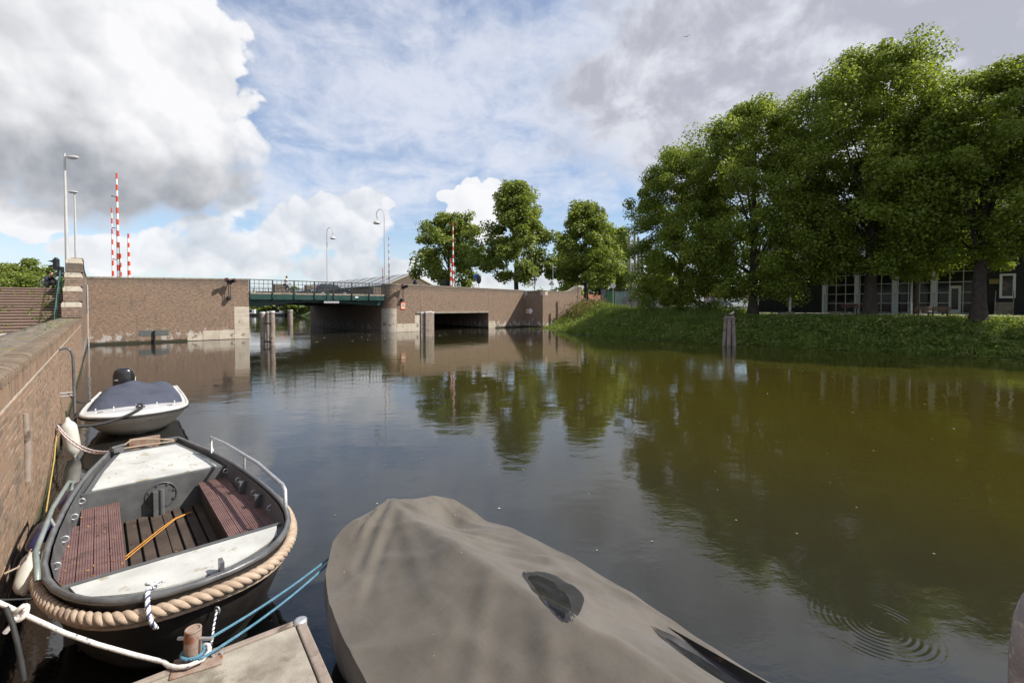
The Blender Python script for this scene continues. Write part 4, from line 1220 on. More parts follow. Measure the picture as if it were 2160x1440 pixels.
def grooved_plank(x0, x1, y0, y1, z, mb, ng=6, th=0.028, dep=0.005):
    """plank along y with ridges across x"""
    prof = []; w = (x1 - x0) / ng
    for i in range(ng):
        a = x0 + i * w
        prof += [(a + w * .06, z - dep), (a + w * .14, z), (a + w * .80, z), (a + w * .88, z - dep)]
    prof = [(x0, z - th)] + prof + [(x1, z - th)]
    mb.prism(prof, y0, y1, 'y')


def build_sloop():
    # local frame: x to the right (across), y = distance from the blunt near end, z above the water
    t = thing('open_boat', 'grey open boat with pale decks, brown grooved benches and a thick rope fender', 'boat', W(0.55, 4.17, 0), CA)
    U = [0, .02, .06, .12, .22, .42, .66, 1.0, 1.45, 2.3, 3.3, 4.13, 5.26]
    HB = [.0, .20, .34, .46, .575, .72, .82, .90, .945, .90, .80, .67, .42]
    U0 = 0.0
    us = [0, .006, .02, .04, .07, .12, .18, .26, .36, .5, .7, .95, 1.3, 1.7, 2.1, 2.6, 3.1, 3.6, 4.1, 4.7, 5.26]
    def hb(u): return interp(u, U, HB)
    def zr(u): return 0.80 + 0.07 * ss(u, 1.6, 0.0) - 0.03 * ss(u, 2.5, 5.0)
    # hull shell: outside surface from rim to keel
    lv = [(1.0, 0.0, 0.0), (0.985, -0.14, 0.0), (0.95, -0.34, .06), (0.84, -0.62, .22), (0.66, -0.88, .5), (0.0, -1.02, .75)]
    for nm, sc_, mat_, off in (('hull', 1.0, HULLB, 0.0), ('inner_lining', 0.955, GREY, 0.0)):
        P = []
        for sg in (-1, 1):
            for u in (us if sg == -1 else us):
                for wf, dz, rk in lv:
                    hw = hb(u) * wf * sc_
                    y = u + rk * max(0, 1 - u / 1.9) + (0.02 if nm != 'hull' and u < .05 else 0)
                    zz = zr(u) + dz * (1.0 if nm == 'hull' else .86)
                    P.append((sg * hw, y, zz))
        m = MB(); n = len(us); k = len(lv)
        m.grid(P[:n * k], n, k); m.grid(P[n * k:], n, k)
        m.build(nm, mat_, t)
    # paler bow plank patch at the starboard quarter and transom
    w = hb(5.26)
    m = MB(); m.prism([(-w, -.15), (w, -.15), (w, .80), (.22, .80), (.16, .69), (-.20, .69), (-.26, .80), (-w, .80)], 5.24, 5.29, 'y'); m.build('transom', GREY, t)
    m = MB(); m.b2(-.22, .17, 5.29, 5.36, .52, .86); m.build('motor_board', M_RUST, t)
    # rim tube
    pts = [(-hb(u), u, zr(u)) for u in us[::-1]] + [(hb(u), u, zr(u)) for u in us[1:]]
    m = MB(); m.tube(pts, .027, 10); m.build('rim', GREYL, t)
    m = MB(); m.tube([(x * 1.012, y - .012 * (y < .3), z - .15) for x, y, z in pts], .02, 6); m.build('rubbing_strake', GREY, t)
    # thick rope fender round the near end
    rp = []
    for u in [2.0, 1.7, 1.45, 1.2, 1.0, .8, .62, .46, .33, .24, .17, .11, .07, .035, .012, 0]: rp.append((-(hb(u) + .045), u - .045 * ss(u, .9, 0), zr(u) - .095))
    rp += [(-x, y, z) for x, y, z in rp[-2::-1]]
    # smooth the path once
    q = [Vector(p) for p in rp]
    for _ in range(2): q = [q[0]] + [(q[i - 1] + q[i] * 2 + q[i + 1]) / 4 for i in range(1, len(q) - 1)] + [q[-1]]
    rope_strands(q, .047, .205, ROPEM, 'rope_fender', t, 3, 10, step=.014)
    m = MB(); m.tube([(p.x * .985, p.y + .02, p.z - .075) for p in q], .02, 6); m.build('lashing_rope', ROPEM, t)
    # bow deck
    zd = .765
    def deck(u0, u1, z, inset, name, mat, fr=None):
        n = 14; L_ = [(-max(.02, hb(u0 + (u1 - u0) * i / n) - inset), u0 + (u1 - u0) * i / n) for i in range(n + 1)]
        m = MB(); m.prism(L_ + [(-x, y) for x, y in L_[::-1]], z - .02, z, 'z'); return m.build(name, mat, t)
    deck(.02, .86, zd - .012, .03, 'bow_deck', GREY)
    # white inset panel with a straight inboard edge and curved outboard edge
    L_ = []
    for i in range(15):
        x = -.70 + 1.40 * i / 14; L_.append((x, .30 + .34 * (x / .72) ** 2 + .0))
    m = MB(); m.prism(L_ + [(.755, .83), (-.755, .83)], zd - .011, zd + .004, 'z'); m.build('deck_panel', DECKW, t)
    m = MB(); m.b2(-.80, .80, .835, .875, .30, zd + .012); m.build('bulkhead', GREY, t)
    m = MB(); m.b2(.16, .19, .20, .30, zd, zd + .11); m.b2(.10, .25, .19, .31, zd - .008, zd + .006); m.build('towing_lug', GREYL, t)
    # stern deck, bulkhead with round hatch
    L_ = [(-hb(u) + .075, u) for u in (3.34, 3.7, 4.1, 4.6, 5.12)]
    m = MB(); m.prism(L_ + [(-x, y) for x, y in L_[::-1]], .70, .735, 'z'); m.build('stern_deck', GREY, t)
    L_ = [(-hb(u) + .14, u) for u in (3.37, 3.7, 4.1, 4.6, 4.98)]
    m = MB(); m.prism(L_ + [(-x, y) for x, y in L_[::-1]], .736, .748, 'z'); m.build('deck_panel', DECKW, t)
    m = MB(); m.b2(-.74, .74, 3.31, 3.35, .27, .732); bk = m.build('bulkhead', GREY, t)
    m = MB(); m.tube([(.02 + .165 * math.cos(k * math.pi / 16), 3.305, .52 + .165 * math.sin(k * math.pi / 16)) for k in range(32)], .009, 6, closed=True); m.build('hatch_ring', GREYL, bk)
    m = MB()
    for k in range(8): m.tube([(.02 + .145 * math.cos(k * math.pi / 4 + .3), 3.315, .52 + .145 * math.sin(k * math.pi / 4 + .3)), (.02 + .145 * math.cos(k * math.pi / 4 + .3), 3.295, .52 + .145 * math.sin(k * math.pi / 4 + .3))], .012, 6)
    m.build('hatch_bolts', GREYL, bk)
    m = MB(); m.tube([(.02, 3.24, .28), (.02, 3.24, .62)], .032, 10); m.b2(-.07, -.02, 3.20, 3.30, .28, .60); m.build('tiller_post', GREY, t)
    # floor and slats
    m = MB(); m.b2(-.72, .72, .88, 3.31, .20, .225); m.build('bilge_floor', HULLB, t)
    xs = [-.46, -.345, -.225, -.105, .015, .13, .245, .36, .475, .59]
    for i, x in enumerate(xs[:-1]):
        x1 = xs[i + 1] - (.022 if i not in (3,) else .006)
        y0 = .885 if i not in (2,) else 1.18
        m = MB(); m.b2(x, x1, y0, 3.30, .268 + .004 * (i % 3), .292 + .004 * (i % 3)); bevel(m.build('floor_slat', SLAT, t), .005, 1)
    m = MB(); m.b2(-.225, -.127, .885, 1.06, .268, .296); m.build('floor_slat', SLAT, t)
    m = MB(); m.b2(-.16, -.11, .90, 1.14, .297, .312); o = m.build('worn_block', varied('orange worn wood', (.36, .15, .05), (.45, .25, .12), 12, .8), t)
    # left bench: grooved planks
    def edge(u): return hb(u) - .06
    for i, (a, b) in enumerate(((-.86, -.745), (-.742, -.627), (-.624, -.509), (-.506, -.40))):
        y1 = 3.22 if i else 2.7
        y0 = .95 if i else 1.02
        m = MB(); grooved_plank(a, b, y0, y1, .585, m); m.build('bench_plank', DECKING, t)
    m = MB(); m.b2(-.415, -.40, .95, 3.2, .25, .555); m.build('bench_front', SLAT, t)
    for a, b in ((-.40, -.30), (-.297, -.20)):
        m = MB(); grooved_plank(a, b, .89, 1.42, .42, m, 5); m.build('step_plank', DECKING, t)
    # right bench
    for i, (a, b) in enumerate(((.42, .53), (.533, .643), (.646, .756), (.759, .86))):
        y0, y1 = (1.0, 3.28) if i < 3 else (1.05, 2.6)
        m = MB(); grooved_plank(a, b, y0, y1, .585, m); m.build('bench_plank', DECKING, t)
    m = MB(); m.b2(.43, .445, 1.35, 3.2, .25, .555); m.build('bench_front', HULLB, t)
    m = MB(); m.b2(.10, .44, .92, 1.30, .30, .325); o = m.build('loose_board', SLAT, t)
    # side frames, hooks and shackles along the inside
    for sg in (-1, 1):
        for u in (1.3, 1.9, 2.5, 3.0):
            if sg > 0 and u in (1.9, 2.5): m = MB(); m.box((sg * (hb(u) - .075), u, .67), (.11, .06, .13), 0.1 * sg); m.build('knee', GREY, t)
            m = MB(); m.tube([(sg * (hb(u + .2) - .075) + .03 * math.cos(k * .7), u + .2 + .015, .69 + .03 * math.sin(k * .7)) for k in range(9)], .008, 6, closed=True); m.build('shackle', M_STEEL, t)
    # hand rails outside the rim
    def rail(sg, pts_u, lift, out, nm='hand_rail'):
        p = []
        for u, l in pts_u: p.append((sg * (hb(u) + out), u, zr(u) + l * lift))
        m = MB(); m.tube(p, .021, 8)
        return m.build(nm, M_STEEL if sg > 0 else varied('pale green rail', (.20, .24, .22), (.30, .34, .32), 6, .4, metal=.3), t)
    o = rail(1, [(1.05, 0), (1.08, .9), (1.2, 1.0), (2.2, 1.0), (3.4, 1.0), (4.05, 1.0), (4.1, .9), (3.95, 0.0)], .22, .0)
    m = MB(); m.tube([(hb(2.7), 2.7, .8), (hb(2.7), 2.7, 1.0)], .016, 6); m.tube([(hb(4.0), 4.0, .97), (hb(3.85) - .05, 3.85, .8)], .014, 6); m.build('rail_stay', M_STEEL, t)
    rail(-1, [(1.0, 0), (1.06, .6), (1.3, 1.0), (2.4, 1.0), (3.3, 1.0), (3.42, .7), (3.4, 0.0)], .13, .045)
    m = MB(); m.tube([(-hb(2.2), 2.2, .8), (-hb(2.2) - .045, 2.2, .93)], .014, 6); m.build('rail_stay', M_STEEL, t)
    # lines about the stern
    rope_strands(sag((-.40, 5.1, .79), (.34, 5.16, .76), .0, 6), .012, .05, ROPEM, 'stern_line', t, seg=5)
    rope_strands([(-.34, 5.12, .80), (-.2, 5.18, .88), (0.0, 5.2, .86), (.34, 5.17, .78)], .012, .05, ROPEM, 'stern_line', t, seg=5)
    m = MB(); m.box((-.38, 5.05, .80), (.12, .16, .06), .3); m.tube([(-.44, 5.0, .84), (-.3, 5.12, .84)], .02, 6); m.build('cleat', GREYL, t)
    # orange strap lying on the floor
    o = thing('strap', 'orange webbing strap lying across the dark floor boards of the grey boat', 'strap', W(.55, 4.17, 0), CA)
    for k, (dx, dz) in enumerate(((0, 0), (.05, .006))):
        m = MB(); pa = [(-.40 + dx * .3, 2.05 + dx * 1.6, .33 + dz), (-.25, 2.3 + dx, .325 + dz), (-.05, 2.62 + dx, .318 + dz), (.12, 2.88 + dx * .3, .318 + dz), (.30, 2.98, .318 + dz)]
        m.grid([(x + sx * .0, y - sx * .012, z + (sx > 0) * .002) for x, y, z in pa for sx in (-1, 1)] , len(pa), 2)
        m.tube([(x, y, z) for x, y, z in pa], .0065, 5)
        m.build('webbing', varied('orange webbing', (.50, .22, .035), (.60, .30, .06), 8, .7), o)
    # white lashing at the near rim
    w_ = thing('white_lashing', 'white lashing tied over the rim and rope fender of the grey boat', 'rope', W(.55, 4.17, 0), CA)
    x0 = -.32; u = .06
    loop = [(x0 + .05, u + .13, .86), (x0 + .01, u + .05, .905), (x0, u - .02, .90), (x0 - .005, u - .085, .86), (x0 + .0, u - .14, .79), (x0 + .02, u - .145, .73), (x0 + .04, u - .10, .67)]
    rope_strands(loop, .016, .06, [M_WHITE, M_WHITE, M_NAVY], 'lashing', w_, seg=6)
    m = MB()
    for dx, dy in ((0, 0), (.035, .03), (-.02, .04)): m.tube([(x0 + .05 + dx + .025 * math.cos(k * .8), u + .12 + dy + .03 * math.sin(k * .8), .868 + .006 * k) for k in range(8)], .013, 6)
    m.build('knot', M_WHITE, w_)


M_NAVY = varied('navy yarn', (.03, .04, .12), (.05, .06, .16), 9, .9)
build_sloop()


def build_boat_litter():
    rng = np.random.default_rng(5); C = []
    for i in range(150):
        k = rng.random()
        if k < .5: x, y, z = rng.uniform(-.84, -.42), rng.uniform(1.0, 3.15), .592
        elif k < .8: x, y, z = rng.uniform(-.4, .4), rng.uniform(.95, 3.2), .305
        else: x, y, z = rng.uniform(-.5, .5), rng.uniform(3.5, 4.8), .755
        C.append((W(.55, 4.17, 0) + BN * x + DS * y + Vector((0, 0, z)))[:])
    C = np.array(C, np.float32); n = len(C); a = rng.uniform(0, 6.28, n); q = rng.uniform(.006, .020, n)
    A = np.stack([np.cos(a), np.sin(a), rng.normal(size=n) * .3], 1) * q[:, None]; B = np.stack([-np.sin(a), np.cos(a), rng.normal(size=n) * .3], 1) * (q * .5)[:, None]
    tag(quads('fallen_leaves', C, A, B, leaf_mat('dry leaves', (.10, .05, .02), (.30, .14, .04), (.45, .25, .08), .1), rng.random(n)), 'dry orange leaves scattered over the benches and floor of the grey boat', 'leaves', kind='stuff')


build_boat_litter()


def build_motorboat():
    t = thing('motorboat', 'small white motorboat with a navy fabric cover and black outboard, nosed towards the grey boat', 'boat', W(0.56, 12.95, 0), CA - R(4))
    U = [0, .04, .12, .3, .55, .85, 1.3, 2.2, 4.2]; HB = [0, .30, .52, .75, .89, .96, .985, .97, .86]
    us = [0, .015, .05, .1, .18, .3, .45, .65, .9, 1.3, 1.8, 2.6, 3.4, 4.2]
    def hb(u): return interp(u, U, HB)
    def zr(u): return .56 + .05 * ss(u, 1.2, 0)
    lv = [(1.0, 0.0, 0.0), (.975, -.10, .03), (.90, -.22, .16), (.74, -.40, .42), (.50, -.58, .75), (0.0, -.72, .98)]
    W1 = varied('gelcoat', (.66, .65, .63), (.74, .73, .71), 2.0, .25, bump=.04, coat=.3)
    W2 = varied('stained hull', (.42, .37, .31), (.55, .50, .44), 1.8, .45, bump=.1, spots=((.25, .2, .15), 3, .6))
    m = MB()
    for sg in (-1, 1):
        P = [(sg * hb(u) * wf, u + rk * max(0, 1 - u / 1.6), zr(u) + dz) for u in us for wf, dz, rk in lv]
        m.grid(P, len(us), len(lv))
    m.build('hull', W2, t)
    # deck: crowned sheet from rim inwards
    P = []
    for u in us:
        for k in range(-6, 7):
            x = hb(u) * k / 6; crown = .05 * (1 - (k / 6) ** 2)
            dish = -.045 * ss(u, .28, .4) * ss(1.2, .9, .7) * (1 if abs(x + .02) < .45 else 0)
            P.append((x, u, zr(u) + .018 + crown))
    m = MB(); m.grid(P, len(us), 13); m.build('deck', W1, t)
    pts = [(-hb(u), u, zr(u)) for u in us[::-1]] + [(hb(u), u, zr(u)) for u in us[1:]]
    m = MB(); m.tube(pts, .035, 8); m.build('rim', W1, t)
    rope_strands([(x * 1.02, y - .02 * (y < .3), z - .055) for x, y, z in pts], .022, .10, M_RUBBER, 'rope_gunwale', t, 2, 6, step=.02)
    m = MB(); m.b2(-.86, .86, 4.17, 4.22, -.1, .58); m.build('transom', W2, t)
    # cleat and small fittings
    m = MB(); m.box((.08, .3, zr(.3) + .085), (.05, .10, .04)); m.tube([(.0, .3, .72), (.17, .3, .72)], .017, 6); m.tube([(.02, .3, .70), (.04, .34, .78), (.1, .36, .78), (.12, .3, .71)], .028, 6); m.build('bow_cleat', M_BLACK, t)
    for x in (-.62, .62):
        m = MB(); m.tube([(x - .05, .66, .625), (x + .05, .66, .63)], .012, 6); m.build('fitting', M_BLACK, t)
    # cover: tall rounded tent with creases
    C = varied('navy canvas', (.046, .054, .082), (.068, .076, .108), 1.6, .85, bump=.5, bscale=6.5, bdist=.05)
    nu, nk = 30, 25; P = []
    for i in range(nu):
        f = i / (nu - 1); u = 1.0 + 3.1 * f
        hw = (hb(u) - .09); base = zr(u) + .035
        hgt = (.24 * ss(f, -.02, .10)) * (1 - .25 * ss(f, .55, 1.0)) + .07 * math.exp(-((f - .6) / .16) ** 2)
        for k in range(nk):
            a = -1 + 2 * k / (nk - 1)
            prof = (1 - abs(a) ** 7)
            peak = .10 * math.exp(-((a + .22) / .25) ** 2) * ss(f, .3, .7)
            z = base + hgt * prof + peak * prof * .9 + .012 * math.sin(9 * a + 14 * f) * prof - .018 * abs(math.sin(7 * f + 3 * a)) * prof
            x = a * hw * (1 - .03 * prof)
            front = .10 * (a * a)
            P.append((x, u + front * (1 - f) * 1.6, z))
    m = MB(); m.grid(P, nu, nk)
    lo = len(m.v); m.build('canvas_cover', C, t)
    m = MB()
    for a in (-.8, -.45, 0.0, .42, .8):
        x = a * (hb(1.0) - .06); m = MB(); m.box((x, .985 + .16 * a * a, zr(1.0) + .055 + .045 * (1 - a * a)), (.022, .02, .03)); m.build('cover_stud', M_WHITE, t)
    # outboard engine
    e = thing('outboard_engine', 'black outboard engine cowl with a red and white flash behind the navy covered motorboat', 'engine', W(0.56, 12.95, 0) + Matrix.Rotation(CA - R(4), 3, 'Z') @ Vector((-.36, 4.42, -.22)), CA - R(4))
    e.scale = (1.08, 1.08, 1.08)
    cow = []
    prof = [(.66, .60, .9), (.72, 1.0, 1.0), (.95, 1.0, 1.0), (1.12, .97, .98), (1.22, .88, .92), (1.27, .66, .76), (1.28, .3, .4)]
    def ring(z, fx, fy): return [(.235 * fx * (abs(math.cos(a)) ** .55) * (1 if math.cos(a) > 0 else -1), .30 * fy * (abs(math.sin(a)) ** .55) * (1 if math.sin(a) > 0 else -1), z - .06 * math.sin(a) * (z > 1.0)) for a in [2 * math.pi * j / 20 for j in range(20)]]
    P = [p for z, fx, fy in prof for p in ring(z, fx, fy)]
    m = MB(); fs = []
    for i in range(len(prof) - 1):
        for j in range(20): fs.append((i * 20 + j, i * 20 + (j + 1) % 20, (i + 1) * 20 + (j + 1) % 20, (i + 1) * 20 + j))
    m.add(P, fs, True); m.add(P[-20:], [tuple(range(20))]); m.add(P[:20], [tuple(range(19, -1, -1))])
    m.build('cowl', varied('black cowl', (.011, .011, .012), (.017, .017, .018), 3, .22, bump=.0, coat=.4), e)
    m = MB(); m.b2(-.09, .09, -.1, .14, -.7, .66); m.build('leg', M_BLACK, e)
    m = MB(); m.prism([(-.30, .80), (.28, .97), (.28, 1.03), (-.30, .88)], .237, .243, 'x'); m.build('white_flash', M_WHITE, e)
    m = MB(); m.prism([(-.14, .78), (.28, .86), (.28, .955), (-.14, .835)], .237, .243, 'x'); m.build('red_flash', M_RED, e)
    m = MB(); m.prism([(-.12, .78), (-.05, .83), (-.02, .80), (.04, .86), (.10, .86), (.06, .82), (.02, .80), (-.04, .77)], -.312, -.305, 'y'); m.build('emblem', M_STEEL, e)
    m = MB(); m.prism([(-.17, 1.02), (-.10, 1.02), (-.10, 1.05), (-.17, 1.05)], -.312, -.305, 'y'); m.build('badge', M_STEEL, e)


build_motorboat()


def build_tarp_boat():
    t = thing('covered_boat', 'boat wholly covered by a faded brown tarpaulin, filling the bottom centre', 'boat', W(2.26, 4.42, 0), CA)
    # local x across, y = minus distance back from the far end (so -y comes towards the viewer)
    U = [0, .03, .09, .2, .42, .8, 1.2, 1.8, 2.6, 3.6, 5.0, 6.0]; HB = [.0, .34, .52, .68, .83, .94, 1.0, 1.06, 1.10, 1.10, 1.0, .92]
    def hb(u): return interp(u, U, HB)
    rng = random.Random(3)
    CREASES = [(0, .08, .80, 1.15, .022, .045), (.02, .10, -.62, .70, .026, .05), (.0, .15, -.45, 1.5, .012, .06), (.06, .9, .95, 1.75, .020, .05), (.08, 1.35, 1.0, 2.35, -.016, .06),
               (.10, 2.7, .22, 3.9, .03, .06), (.12, 2.75, .55, 3.7, .02, .05), (-.02, 1.7, -.9, 2.5, .014, .07), (.0, 2.2, -.95, 3.5, .016, .08), (-.3, .5, -.8, 1.1, -.014, .05), (.3, .35, .62, .75, .02, .04), (.4, 2.3, 1.0, 2.8, .014, .05),
               (-.5, 1.9, -.2, 3.6, .012, .07), (-.15, .1, -.5, .32, .03, .035), (-.05, .05, -.34, .12, .022, .03)]
    nu, nk = 150, 101; P = []
    import mathutils.noise as mn
    us = [6.0 * (i / (nu - 1)) ** 1.45 for i in range(nu)]
    def top(x, u):
        """cover height over the boat at across-position x"""
        h = max(hb(u), .02); a = max(-1, min(1, x / h))
        ridge = .93 + .03 * math.sin(u * 1.1) - .05 * ss(u, 2.6, 4.5)
        gun = .62 + .25 * ss(u, .60, 0.02) - (.20 * ss(u, 1.3, 3.2) if x > 0 else .0)
        rx = -.03 + .09 * ss(u, 1.0, 3.0)
        d = abs(x - rx) / h
        z = ridge + (gun - ridge) * min(1.0, (math.sqrt(d * d + .0008) - .028) / .97) - .06 * math.sin(min(1, d) * math.pi) * ss(u, .15, .7)
        z += .02 * math.exp(-((u - .25) / .25) ** 2 - (x / .25) ** 2)        # peak over the stem post
        # sag where rain water gathers, hollow at the right edge
        z -= .045 * math.exp(-((x - (.10 + .05)) / .22) ** 2 - ((u - 2.25) / .42) ** 2)
        z -= .10 * math.exp(-((x - .86) / .14) ** 2 - ((u - 3.15) / .5) ** 2)
        z -= .10 * math.exp(-((x - .50) / .13) ** 2 - ((u - .42) / .16) ** 2)
        # creases pulled taut between the stem, the ridge and the gunwales
        for (ax, au, bx_, bu, amp, wd) in CREASES:
            dx, du = bx_ - ax, bu - au; ll = dx * dx + du * du
            f = ((x - ax) * dx + (u - au) * du) / ll
            if -.1 < f < 1.1:
                ex, eu = x - ax - f * dx, u - au - f * du; q = math.sqrt(ex * ex + eu * eu) / wd
                if q < 3: z += 1.15 * amp * (math.exp(-abs(q) ** 1.4) - .55 * math.exp(-(q - 1.6) ** 2)) * ss(f, -.1, .15) * ss(f, 1.1, .7)
        v = Vector((x * 1.3, u * .9, 1.7))
        z += .016 * mn.noise(v) + .007 * mn.noise(v * 2.6)
        w = mn.noise(Vector((x * .8 + u * .5, u * .35 - x * .4, 5.0)))
        z += .020 * (1 - abs(w) * 7) * (abs(w) < .143)
        w = mn.noise(Vector((x * 2.2 - u * .9, u * .8 + x * .7, 9.0)))
        z += .011 * (1 - abs(w) * 6) * (abs(w) < .166)
        return z
    for u in us:
        h = max(hb(u), .012)
        for k in range(nk):
            q = -1 + 2 * k / (nk - 1)
            if abs(q) <= .80:
                x = h * math.sin(q / .80 * math.pi / 2) * 1.0; z = top(x, u); y = -u
                P.append((x, y, z))
            else:
                f = (abs(q) - .80) / .20; sg = 1 if q > 0 else -1
                zt = top(sg * h, u); fold = .022 * math.sin(u * 9 + 1.3 * sg) + .014 * math.sin(u * 23 + 2)
                x = sg * (h + .03 * math.sin(f * 3.14) + fold * f - .16 * f * f)
                P.append((x, -u + .05 * (1 - min(1, u / .6)) * math.sin(f * 3) - .18 * f * f * max(0, 1 - u / .7), zt + (.05 - zt) * f))
    def tf(T, bs):
        co = T.coord('Object'); x, y, z = T.sep(co)
        n = T.noise(co, 2.2, 6.0, .62); n2 = T.noise(T.vmath('ADD', co, (3, 1, 0)), 1.0, 5.0, .6, .4)
        c = T.mixc(n.step(.3, .7), (.070, .061, .049), (.102, .089, .072))
        c = T.mixc(n2.step(.46, .72, 0, .6), c, (.138, .120, .097))
        c = T.mixc(T.noise(co, 2.6, 5.0, .62).step(.50, .74, 0, .6), c, (.055, .048, .041))
        rn = T.noise(T.vmath('MULTIPLY', co, (5.0, .9, 1.0)), 1.6, 5.0, .6)
        c = T.mixc(rn.step(.54, .74, 0, .3), c, (.13, .114, .095))
        bl = T.noise(T.vmath('ADD', co, (7, 3, 2)), 1.5, 5.0, .6).step(.54, .72, 0, .35)
        c = T.mixc(bl, c, (.105, .102, .103))
        fine = T.noise(co, 220.0, 3.0, .7)
        c = T.mixc(fine.step(.4, .75, 0, .35), c, (.15, .123, .103))
        sp = T.noise(T.vmath('ADD', co, (1, 9, 4)), 26.0, 2.0, .4).step(.79, .81, 0, .8)
        c = T.mixc(sp, c, (.42, .37, .3))
        # damp margin round the standing water
        T.set(bs, 'Base Color', c); bs.inputs['Roughness'].default_value = .88
        bs.inputs['Sheen Weight'].default_value = .15
        wv = T.noise(co, 7.0, 5.0, .6, .5)
        T.set(bs, 'Normal', T.bump(fine * .06 + wv * .55 + n2 * 1.6, .5, .014))
    tm = material('tarpaulin', tf)
    m = MB(); m.grid(P, nu, nk); m.build('tarpaulin', tm, t)
    # hull glimpsed under the skirt
    P = []
    for u in us[::4]:
        for sg in (-1, 1):
            pass
    m = MB()
    for sg in (-1, 1):
        P = [(sg * hb(u) * wf * .9, -u - .25 * max(0, 1 - u / .8), z) for u in us[::4] for wf, z in ((1, .5), (.92, .15), (.7, -.15))]
        m.grid(P, len(us[::4]), 3)
    m.build('hull', HULLB, t)
    # standing water: dark wet cloth and a glossy sheet following the sag
    WET = varied('wet cloth', (.022, .021, .022), (.034, .032, .032), 5.0, .42, bump=.15, bscale=30)
    POOL = varied('rain pool', (.016, .016, .017), (.024, .024, .025), 6.0, .16, spec=.12, bump=.03, bscale=10, spots=((.11, .10, .085), 55, .70))
    def patch(nm, mat, pts, lift, parent, res=26):
        """fill an outline (local x,y) with a grid that lies on the cover"""
        xs = [p[0] for p in pts]; ys = [p[1] for p in pts]
        cx, cy = sum(xs) / len(xs), sum(ys) / len(ys); k = len(pts); V = [(cx, cy, top(cx, -cy) + lift)]; Fc = []
        rings = 8
        for r in range(1, rings + 1):
            for p in pts:
                x = cx + (p[0] - cx) * r / rings; y = cy + (p[1] - cy) * r / rings
                V.append((x, y, top(x, -y) + lift * (1 if r < rings else .4)))
        for j in range(k): Fc.append((0, 1 + j, 1 + (j + 1) % k))
        for r in range(rings - 1):
            for j in range(k):
                a = 1 + r * k + j; b = 1 + r * k + (j + 1) % k; Fc.append((a, a + k, b + k, b))
        m = MB(); m.add(V, Fc, True); return m.build(nm, mat, parent)
    def smooth_outline(pts, n=4):
        out = []
        k = len(pts)
        for i in range(k):
            p0, p1, p2, p3 = [Vector(pts[(i + j - 1) % k]).to_2d() for j in range(4)]
            for s_ in range(n):
                f = s_ / n
                q = .5 * ((2 * p1) + (p2 - p0) * f + (2 * p0 - 5 * p1 + 4 * p2 - p3) * f * f + (3 * p1 - p0 - 3 * p2 + p3) * f ** 3)
                out.append((q.x + rng.uniform(-.004, .004), q.y + rng.uniform(-.004, .004)))
        return out
    def px(pl, z0=.84):
        o = []
        for a, b in pl:
            z = z0
            for _ in range(6):
                D = 960 * (H - z) / (b - 645.0); v = Vector(((a - 1080) / 960 * D, D, 0)); n, s = NS(v); z = top(n - 2.26, max(0, 4.42 - s))
            o.append((n - 2.26, s - 4.42))
        return o
    o1 = smooth_outline(px([(1102, 1218), (1122, 1211), (1150, 1214), (1185, 1228), (1215, 1245), (1233, 1268), (1230, 1292), (1215, 1312), (1198, 1323), (1180, 1316), (1160, 1295), (1135, 1265), (1115, 1240)]))
    w1 = patch('wet_patch', WET, o1, .004, t)
    o2 = smooth_outline(px([(1112, 1224), (1140, 1222), (1170, 1236), (1192, 1256), (1206, 1280), (1206, 1300), (1196, 1314), (1182, 1311), (1160, 1288), (1138, 1262), (1122, 1240)]))
    patch('rain_pool', POOL, o2, .008, w1)
    o3 = smooth_outline([(.80, -2.60), (.92, -2.70), (.98, -2.9), (1.0, -3.2), (1.0, -3.6), (.80, -3.7), (.70, -3.3), (.73, -2.85)])
    w2 = patch('wet_patch', WET, o3, .004, t)
    o4 = smooth_outline([(.82, -2.72), (.90, -2.80), (.94, -3.0), (.95, -3.3), (.93, -3.6), (.82, -3.6), (.75, -3.25), (.77, -2.95)])
    patch('rain_pool', POOL, o4, .008, w2)


build_tarp_boat()


